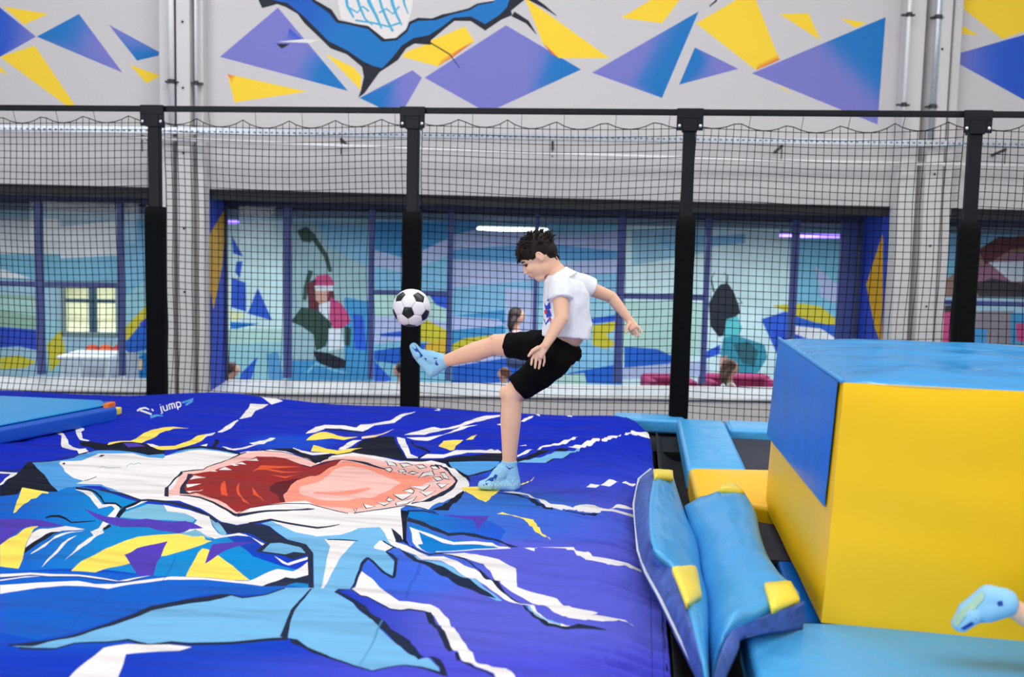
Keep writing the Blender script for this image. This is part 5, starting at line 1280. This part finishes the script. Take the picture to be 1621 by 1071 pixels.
# ---------------------------------------------------------------- the ball
bc=J(651.5,487,5.02); br=30.2*np.linalg.norm(np.array(bc)-O)/math.hypot(F,651.5-CX,487-CY)
ball=empty('football',bc); tag(ball,'white football with black pentagons in the air above the raised foot','ball')
phi=(1+5**.5)/2; ico=[]
for a in (-1,1):
    for b in (-phi,phi): ico+=[Vector((0,a,b)),Vector((a,b,0)),Vector((b,0,a))]
tv=[]
for i in range(12):
    for j in range(12):
        if i!=j and (ico[i]-ico[j]).length<2.01: tv.append((i,j,ico[i].lerp(ico[j],1/3)))
pent=[[t[2] for t in tv if t[0]==i] for i in range(12)]
hexs=[]
for i in range(12):
    for j in range(i+1,12):
        for k in range(j+1,12):
            if max((ico[i]-ico[j]).length,(ico[j]-ico[k]).length,(ico[i]-ico[k]).length)<2.01:
                hexs.append([t[2] for t in tv if t[0] in (i,j,k) and t[1] in (i,j,k)])
# turn it so one black panel faces the lens a little below centre, as in the photograph
view=(Vector(tuple(O))-bc).normalized(); c5=sum(pent[0],Vector()).normalized()
target=(view+Vector((.0,0,-.22))).normalized(); rot=c5.rotation_difference(target).to_matrix(); 
rt=Vector(tuple(R@np.array([1.,0,0]))); upv=Vector(tuple(R@np.array([0,-1.,0])))
target=(view-rt*.2-upv*.27).normalized(); rot=c5.rotation_difference(target).to_matrix()
nb_=[rot@sum(p,Vector()).normalized() for p in pent[1:]]; nb_=[v for v in nb_ if v.angle(target)<1.3]
az=math.atan2((nb_[0]-target).dot(upv),(nb_[0]-target).dot(rt)); rot=Matrix.Rotation(math.radians(46)-az,3,target)@rot
bw=mat('ball_white',(238,236,238),.35); bb_=mat('ball_black',(16,17,20),.35); seam=mat('ball_seam',(120,120,124),.6)
g=G(); g.ell((0,0,0),(br*.972,)*3,n=32,m=20); mesh('bladder',g.v,g.f,seam,ball,smooth=True)
for L_,nm,mm in ((pent,'black_panel',bb_),(hexs,'white_panel',bw)):
    for P_ in L_:
        c=sum(P_,Vector())/len(P_); n_=c.normalized(); a=(P_[0]-c).normalized(); b=n_.cross(a)
        P_=sorted(P_,key=lambda v:math.atan2((v-c).dot(b),(v-c).dot(a))); k=len(P_)
        vs=[n_*br*1.0]; fs=[]; N=4
        ringi=[]
        for r_ in range(1,N+1):
            ids=[]
            for i in range(k):
                for j in range(2):
                    v=c+((P_[i]*(1-j/2)+P_[(i+1)%k]*(j/2))-c)*(r_/N*.965); ids.append(len(vs)); vs.append(v.normalized()*br*(1.0 if r_<N else .975) )
                    if r_==N-0 and False: pass
            ringi.append(ids)
        # last ring drops into the seam; keep panel wide with an extra ring
        ids=ringi[-1]
        m2=len(ids)
        for i,q in enumerate(ids): 
            vs[ringi[-2][i]]=vs[ringi[-2][i]]
        extra=[]
        for i in ids: extra.append(len(vs)); vs.append(Vector(vs[i]).normalized()*br*.985*1.0)
        for i,q in enumerate(ids): vs[q]=(Vector(vs[q])*1.0).normalized()*br*.998
        for i,q in enumerate(extra): 
            w_=(Vector(vs[ids[i]])); vs[q]=(c+( (w_.normalized()*c.length*1.02)-c)*1.03).normalized()*br*.968
        ringi.append(extra)
        for i in range(m2): fs.append((0,ringi[0][i],ringi[0][(i+1)%m2]))
        for q in range(len(ringi)-1):
            for i in range(m2): fs.append((ringi[q][i],ringi[q+1][i],ringi[q+1][(i+1)%m2],ringi[q][(i+1)%m2]))
        mesh(nm,[rot@Vector(v) for v in vs],fs,mm,ball,smooth=True)
# ---------------------------------------------------------------- child crawling out of frame on the right
kid=empty('person',tuple(onz(1700,1005,1.0))); tag(kid,'child crawling out of frame at the right edge, one blue-socked foot showing','person')
Yk=2.78; aK=J(1588,953,Yk); kneeK=aK+Vector((.27,.02,-.03)); kneeK.z=1.06; hipK=kneeK+Vector((.06,.03,.26)); chK=hipK+Vector((.33,.02,.06)); shK=chK+Vector((.08,0,0))
hl=J(1566,946,Yk); bl_=J(1535,970,Yk); te=J(1520,986,Yk)
g=G(); limb(g,[aK,mid(aK,kneeK,.5),kneeK,hipK],[.024,.036,.042,.058]); foot(g,aK,hl,bl_,te,1.0)
h2=hipK-Vector((0,.15,0)); k2=h2+Vector((.16,.02,-.24)); k2.z=1.045; a2=k2+Vector((-.15,-.02,.0)); a2.z=1.03; limb(g,[h2,k2,a2],[.058,.042,.026])
g.ell((hipK+h2)/2,(.09,.12,.08)); limb(g,[(hipK+h2)/2,(chK+h2+Vector((.4,0,0)))/2+Vector((0,.0,0))],[.08,.085])
cK=(hipK+h2)/2+Vector((.36,0,.05)); g.ell(cK,(.1,.12,.09)); hdK=cK+Vector((.2,0,.09)); limb(g,[cK,hdK],[.05,.045]); g.ell(hdK+Vector((.03,0,.02)),(.085,.07,.09),n=24,m=16); g.ell(hdK+Vector((.12,0,-.01)),(.012,.01,.012))
for s in (-1,1):
    sh0=cK+Vector((.03,s*.11,0)); e0=sh0+Vector((.02,s*.02,-.16)); w0_=e0+Vector((.03,0,-.12)); w0_.z=1.03; limb(g,[sh0,e0,w0_],[.038,.032,.022])
    for k in range(4): limb(g,[w0_,w0_+Vector((.035,(k-1.5)*.013,-.012)),w0_+Vector((.065,(k-1.5)*.016,-.02))],[.014,.008,.006],8)
    limb(g,[w0_,w0_+Vector((.02,-s*.03,-.015))],[.012,.007],8)
remesh(g,.005,3,'body',skin,kid)
g=G(); cone(g,aK+Vector((.028,0,0)),aK,.031,.031,False,20); gg=G(); foot(gg,aK,hl,bl_,te,1.22); g.add(gg.v,gg.f); so=remesh(g,.0034,3,'sock',sockm,kid)
bk=BV.FromObject(so,bpy.context.evaluated_depsgraph_get())
def dk(name,polys,m,l=.001):
    for o in decal(name,bk,kid,polys,m,l): o.parent=so
dk('sole',[[(1512,990),(1510,978),(1522,966),(1528,976),(1518,990)],[(1522,966),(1538,952),(1543,964),(1528,976)],[(1538,952),(1556,935),(1559,946),(1543,964)]],solem,.003)
dk('sock_print',[[(1578,952),(1586,950),(1588,958),(1580,959)],[(1512,997),(1520,994),(1536,984),(1546,978),(1540,988),(1526,996)]],sockd,.0015)
g=G(); hm_=(hipK+h2)/2
for t_ in (.12,.32,.52,.74,1.0): g.ell(mid(hm_,cK,t_),(.105,.126+.012*t_,.102),n=24,m=16)
for s in (-1,1): cone(g,cK+Vector((.03,s*.10,0)),cK+Vector((.04,s*.125,-.07)),.055,.05,False,20)
remesh(g,.006,2,'t_shirt',mat('navy_shirt',(40,60,110),.8),kid,disp=folds(.004))
g=G(); g.ell((hipK+h2)/2,(.105,.135,.095),n=24,m=16); limb(g,[hipK,mid(hipK,kneeK,.5)],[.068,.06]); limb(g,[h2,mid(h2,k2,.5)],[.068,.06]); remesh(g,.006,2,'shorts',blk_c,kid)
g=G(); g.ell(hdK+Vector((.015,0,.035)),(.09,.077,.085),n=24,m=16); g.build('hair',hairm,kid,smooth=True)
for s in (-1,1): g=G(); g.ell(hdK+Vector((.108,s*.03,.02)),(.008,.012,.008),n=10,m=8); g.build('eye',mat('eye_dark'),kid,smooth=True)
g=G(); g.ell(hdK+Vector((.104,0,-.035)),(.008,.02,.006),n=10,m=8); g.build('mouth',mat('lips'),kid,smooth=True)
# ---------------------------------------------------------------- people in the room behind the glass
def small(px,py,off,label,hairc,shirtc,face=-1,longhair=False,s=1.0,arm=None,bend=0,legc=(60,70,110)):
    hc=Vector(tuple(onwall(px,py,DEP+off))); s_=s
    root=empty('person',(hc.x,hc.y,0)); tag(root,label,'person')
    sk=mat('skin_far',(214,158,132),.6); hm=mat('hair_%d_%d_%d'%hairc,hairc,.6); sm=mat('shirt_%d_%d_%d'%shirtc,shirtc,.8); lm_=mat('legs_%d_%d_%d'%legc,legc,.8)
    r=.085*s_; u=Vector(tuple(U)); nn=Vector(tuple(NRM)); g=G(); neck=hc+Vector((0,0,-r*1.15))-u*face*.02; chest=neck+Vector((0,0,-.18*s_))-u*face*bend; hip=neck+Vector((0,0,-.42*s_))-u*face*bend*1.6; 
    hip.z=max(hip.z,.14)
    g.ell(hc,(r,r*.9,r*1.12),n=16,m=10); g.ell(hc+u*face*r*.95,(r*.2,r*.2,r*.2),n=8,m=6); limb(g,[hc,neck,chest],[r*.5,r*.45,.08*s_],12); limb(g,[chest,hip],[.085*s_,.085*s_],12)
    for q in (-1,1):
        a=chest+nn*q*.11*s_+Vector((0,0,.08*s_)); tgt=a+(u*face*.22*s_ if arm else u*face*.06)+Vector((0,0,-.08*s_ if arm else -.26*s_)); e=mid(a,tgt,.5)+Vector((0,0,-.05)); limb(g,[a,e,tgt],[.035*s_,.03*s_,.022*s_],10)
        for k in range(4): limb(g,[tgt,tgt+u*face*.05*s_+nn*(k-1.5)*.012+Vector((0,0,-.01))],[.012*s_,.006*s_],6)
        kn=hip+u*face*.28*s_+nn*q*.09*s_; kn.z=max(hip.z-.02,.1); ft=kn+u*face*.05; ft.z=.05; limb(g,[hip+nn*q*.07*s_,kn,ft],[.075*s_,.05*s_,.035*s_],10); limb(g,[ft,ft+u*face*.1],[.035*s_,.028*s_],8)
    remesh(g,.014,2,'body',sk,root)
    g=G(); g.ell(chest,(.105*s_,.135*s_,.13*s_),n=16,m=10); g.ell(mid(chest,hip,.6),(.1*s_,.12*s_,.15*s_),n=16,m=10); remesh(g,.016,2,'shirt',sm,root)
    g=G(); g.ell(hip,(.11*s_,.13*s_,.09*s_),n=16,m=10)
    for q in (-1,1):
        kn=hip+u*face*.28*s_+nn*q*.09*s_; kn.z=max(hip.z-.02,.1); limb(g,[hip+nn*q*.07*s_,kn],[.085*s_,.062*s_],10)
    remesh(g,.016,2,'trousers',lm_,root)
    g=G(); g.ell(hc-u*face*r*.22+Vector((0,0,r*.22)),(r*1.05,r*1.02,r*1.02),n=16,m=10)
    if longhair: 
        for k in range(7): g.tube([hc-u*face*r*(.3+.1*k%3)+nn*(k-3)*r*.25,hc-u*face*r*(.9+.1*(k%2))+nn*(k-3)*r*.3+Vector((0,0,-r*1.2)),hc-u*face*r*(.8)+nn*(k-3)*r*.3+Vector((0,0,-r*(2.3+.3*(k%2))))],[r*.4,r*.38,r*.12],8)
    g.build('hair',hm,root,smooth=True)
    return root
small(633,586,1.2,'young boy with short dark hair sitting low beside the football post','x' and (40,28,26),(60,90,170),-1,s=.95)
small(819,500,2.6,'woman with long dark hair in a pale pink top behind the kicking boy',(46,26,24),(222,190,200),1,True,s=1.15)
small(797,592,1.0,'child in a blue top bent over below the raised leg',(120,70,44),(30,70,190),-1,s=.8,bend=-.1)
small(1157,582,1.0,'girl with long brown hair in a white top leaning to the right',(92,58,44),(236,236,238),1,True,s=1.05,arm=True)
small(1357,540,1.6,'dark-haired person beside the right column, only the head showing',(24,20,24),(60,64,90),-1,s=1.1)
small(369,585,1.4,'brown-haired child at the lower left corner of the middle window',(84,52,44),(80,120,160),1,s=.9)
# furniture in that room
def boxw(g,px0,px1,py0,py1,off,dep):
    a=uz(px0,py1,DEP+off); b=uz(px1,py0,DEP+off); wbox(g,a[0],b[0],max(0,a[1]),b[1],DEP+off,DEP+off+dep)
for x0,x1,lb in ((1022,1098,'low plum sofa left of the padded post'),(1116,1228,'low plum sofa behind the brown-haired girl')):
    a=uz(x0,622,DEP+1.6); b=uz(x1,597,DEP+1.6); cx_=(a[0]+b[0])/2; root=empty('sofa',wp(cx_,0,DEP+1.8)); tag(root,lb,'sofa')
    pm=mat('plum_fabric',(150,34,88),.8); z1=b[1]
    g=G(); wbox(g,a[0],b[0],.0,.36,DEP+1.35,DEP+2.0); g.build('seat',pm,root,bevel=.04)
    g=G(); wbox(g,a[0],b[0],.30,z1,DEP+1.75,DEP+2.0); g.build('backrest',pm,root,bevel=.05)
    for u_ in (a[0],b[0]-.1): 
        g=G(); wbox(g,u_,u_+.1,.0,.5,DEP+1.35,DEP+2.0); g.build('armrest',pm,root,bevel=.03)
a=uz(100,588,DEP+2); b=uz(142,562,DEP+2); root=empty('table',wp((a[0]+b[0])/2,0,DEP+2)); tag(root,'white table in front of the small far window','table')
tw_=mat('table_white',(236,236,240),.4); g=G(); wbox(g,a[0],b[0]+.3,.60,.64,DEP+1.8,DEP+2.5); g.build('table_top',tw_,root,bevel=.01)
for u_ in (a[0]+.03,b[0]+.24):
    for o_ in (1.85,2.4): g=G(); wbox(g,u_,u_+.04,0,.60,DEP+o_,DEP+o_+.04); g.build('leg',tw_,root)
rnd=random.Random(8)
for k,(x,y,c,lb) in enumerate(((146,556,(210,88,60),'orange soft cushion heaped left of the small table'),(168,552,(222,96,56),'orange-red soft cushion under the small far window'),(188,560,(190,70,70),'dull red soft cushion beside the padded post'),(182,584,(226,176,40),'yellow soft ball near the window sill at the left'))):
    p=Vector(tuple(onwall(x,y,DEP+2.95))); p.z=(uz(140,566,DEP+2.65)[1]+.07) if k<3 else .07; g=G(); g.ell((p.x,p.y,p.z),(.085,.085,.075),n=16,m=10)
    o=remesh(g,.02,2,'cushion' if k<3 else 'soft_ball',mat('cush%d'%k,c,.8),None,disp=folds(.01)); tag(o,lb,'cushion' if k<3 else 'ball')
g=G(); a=uz(95,592,DEP+2.6); b=uz(196,566,DEP+2.65); wbox(g,a[0],b[0],0,b[1],DEP+2.65,DEP+3.3); tag(g.build('play_bench',mat('bench_grey',(176,178,190),.6),bevel=.02),'low grey bench holding the orange cushions','bench')
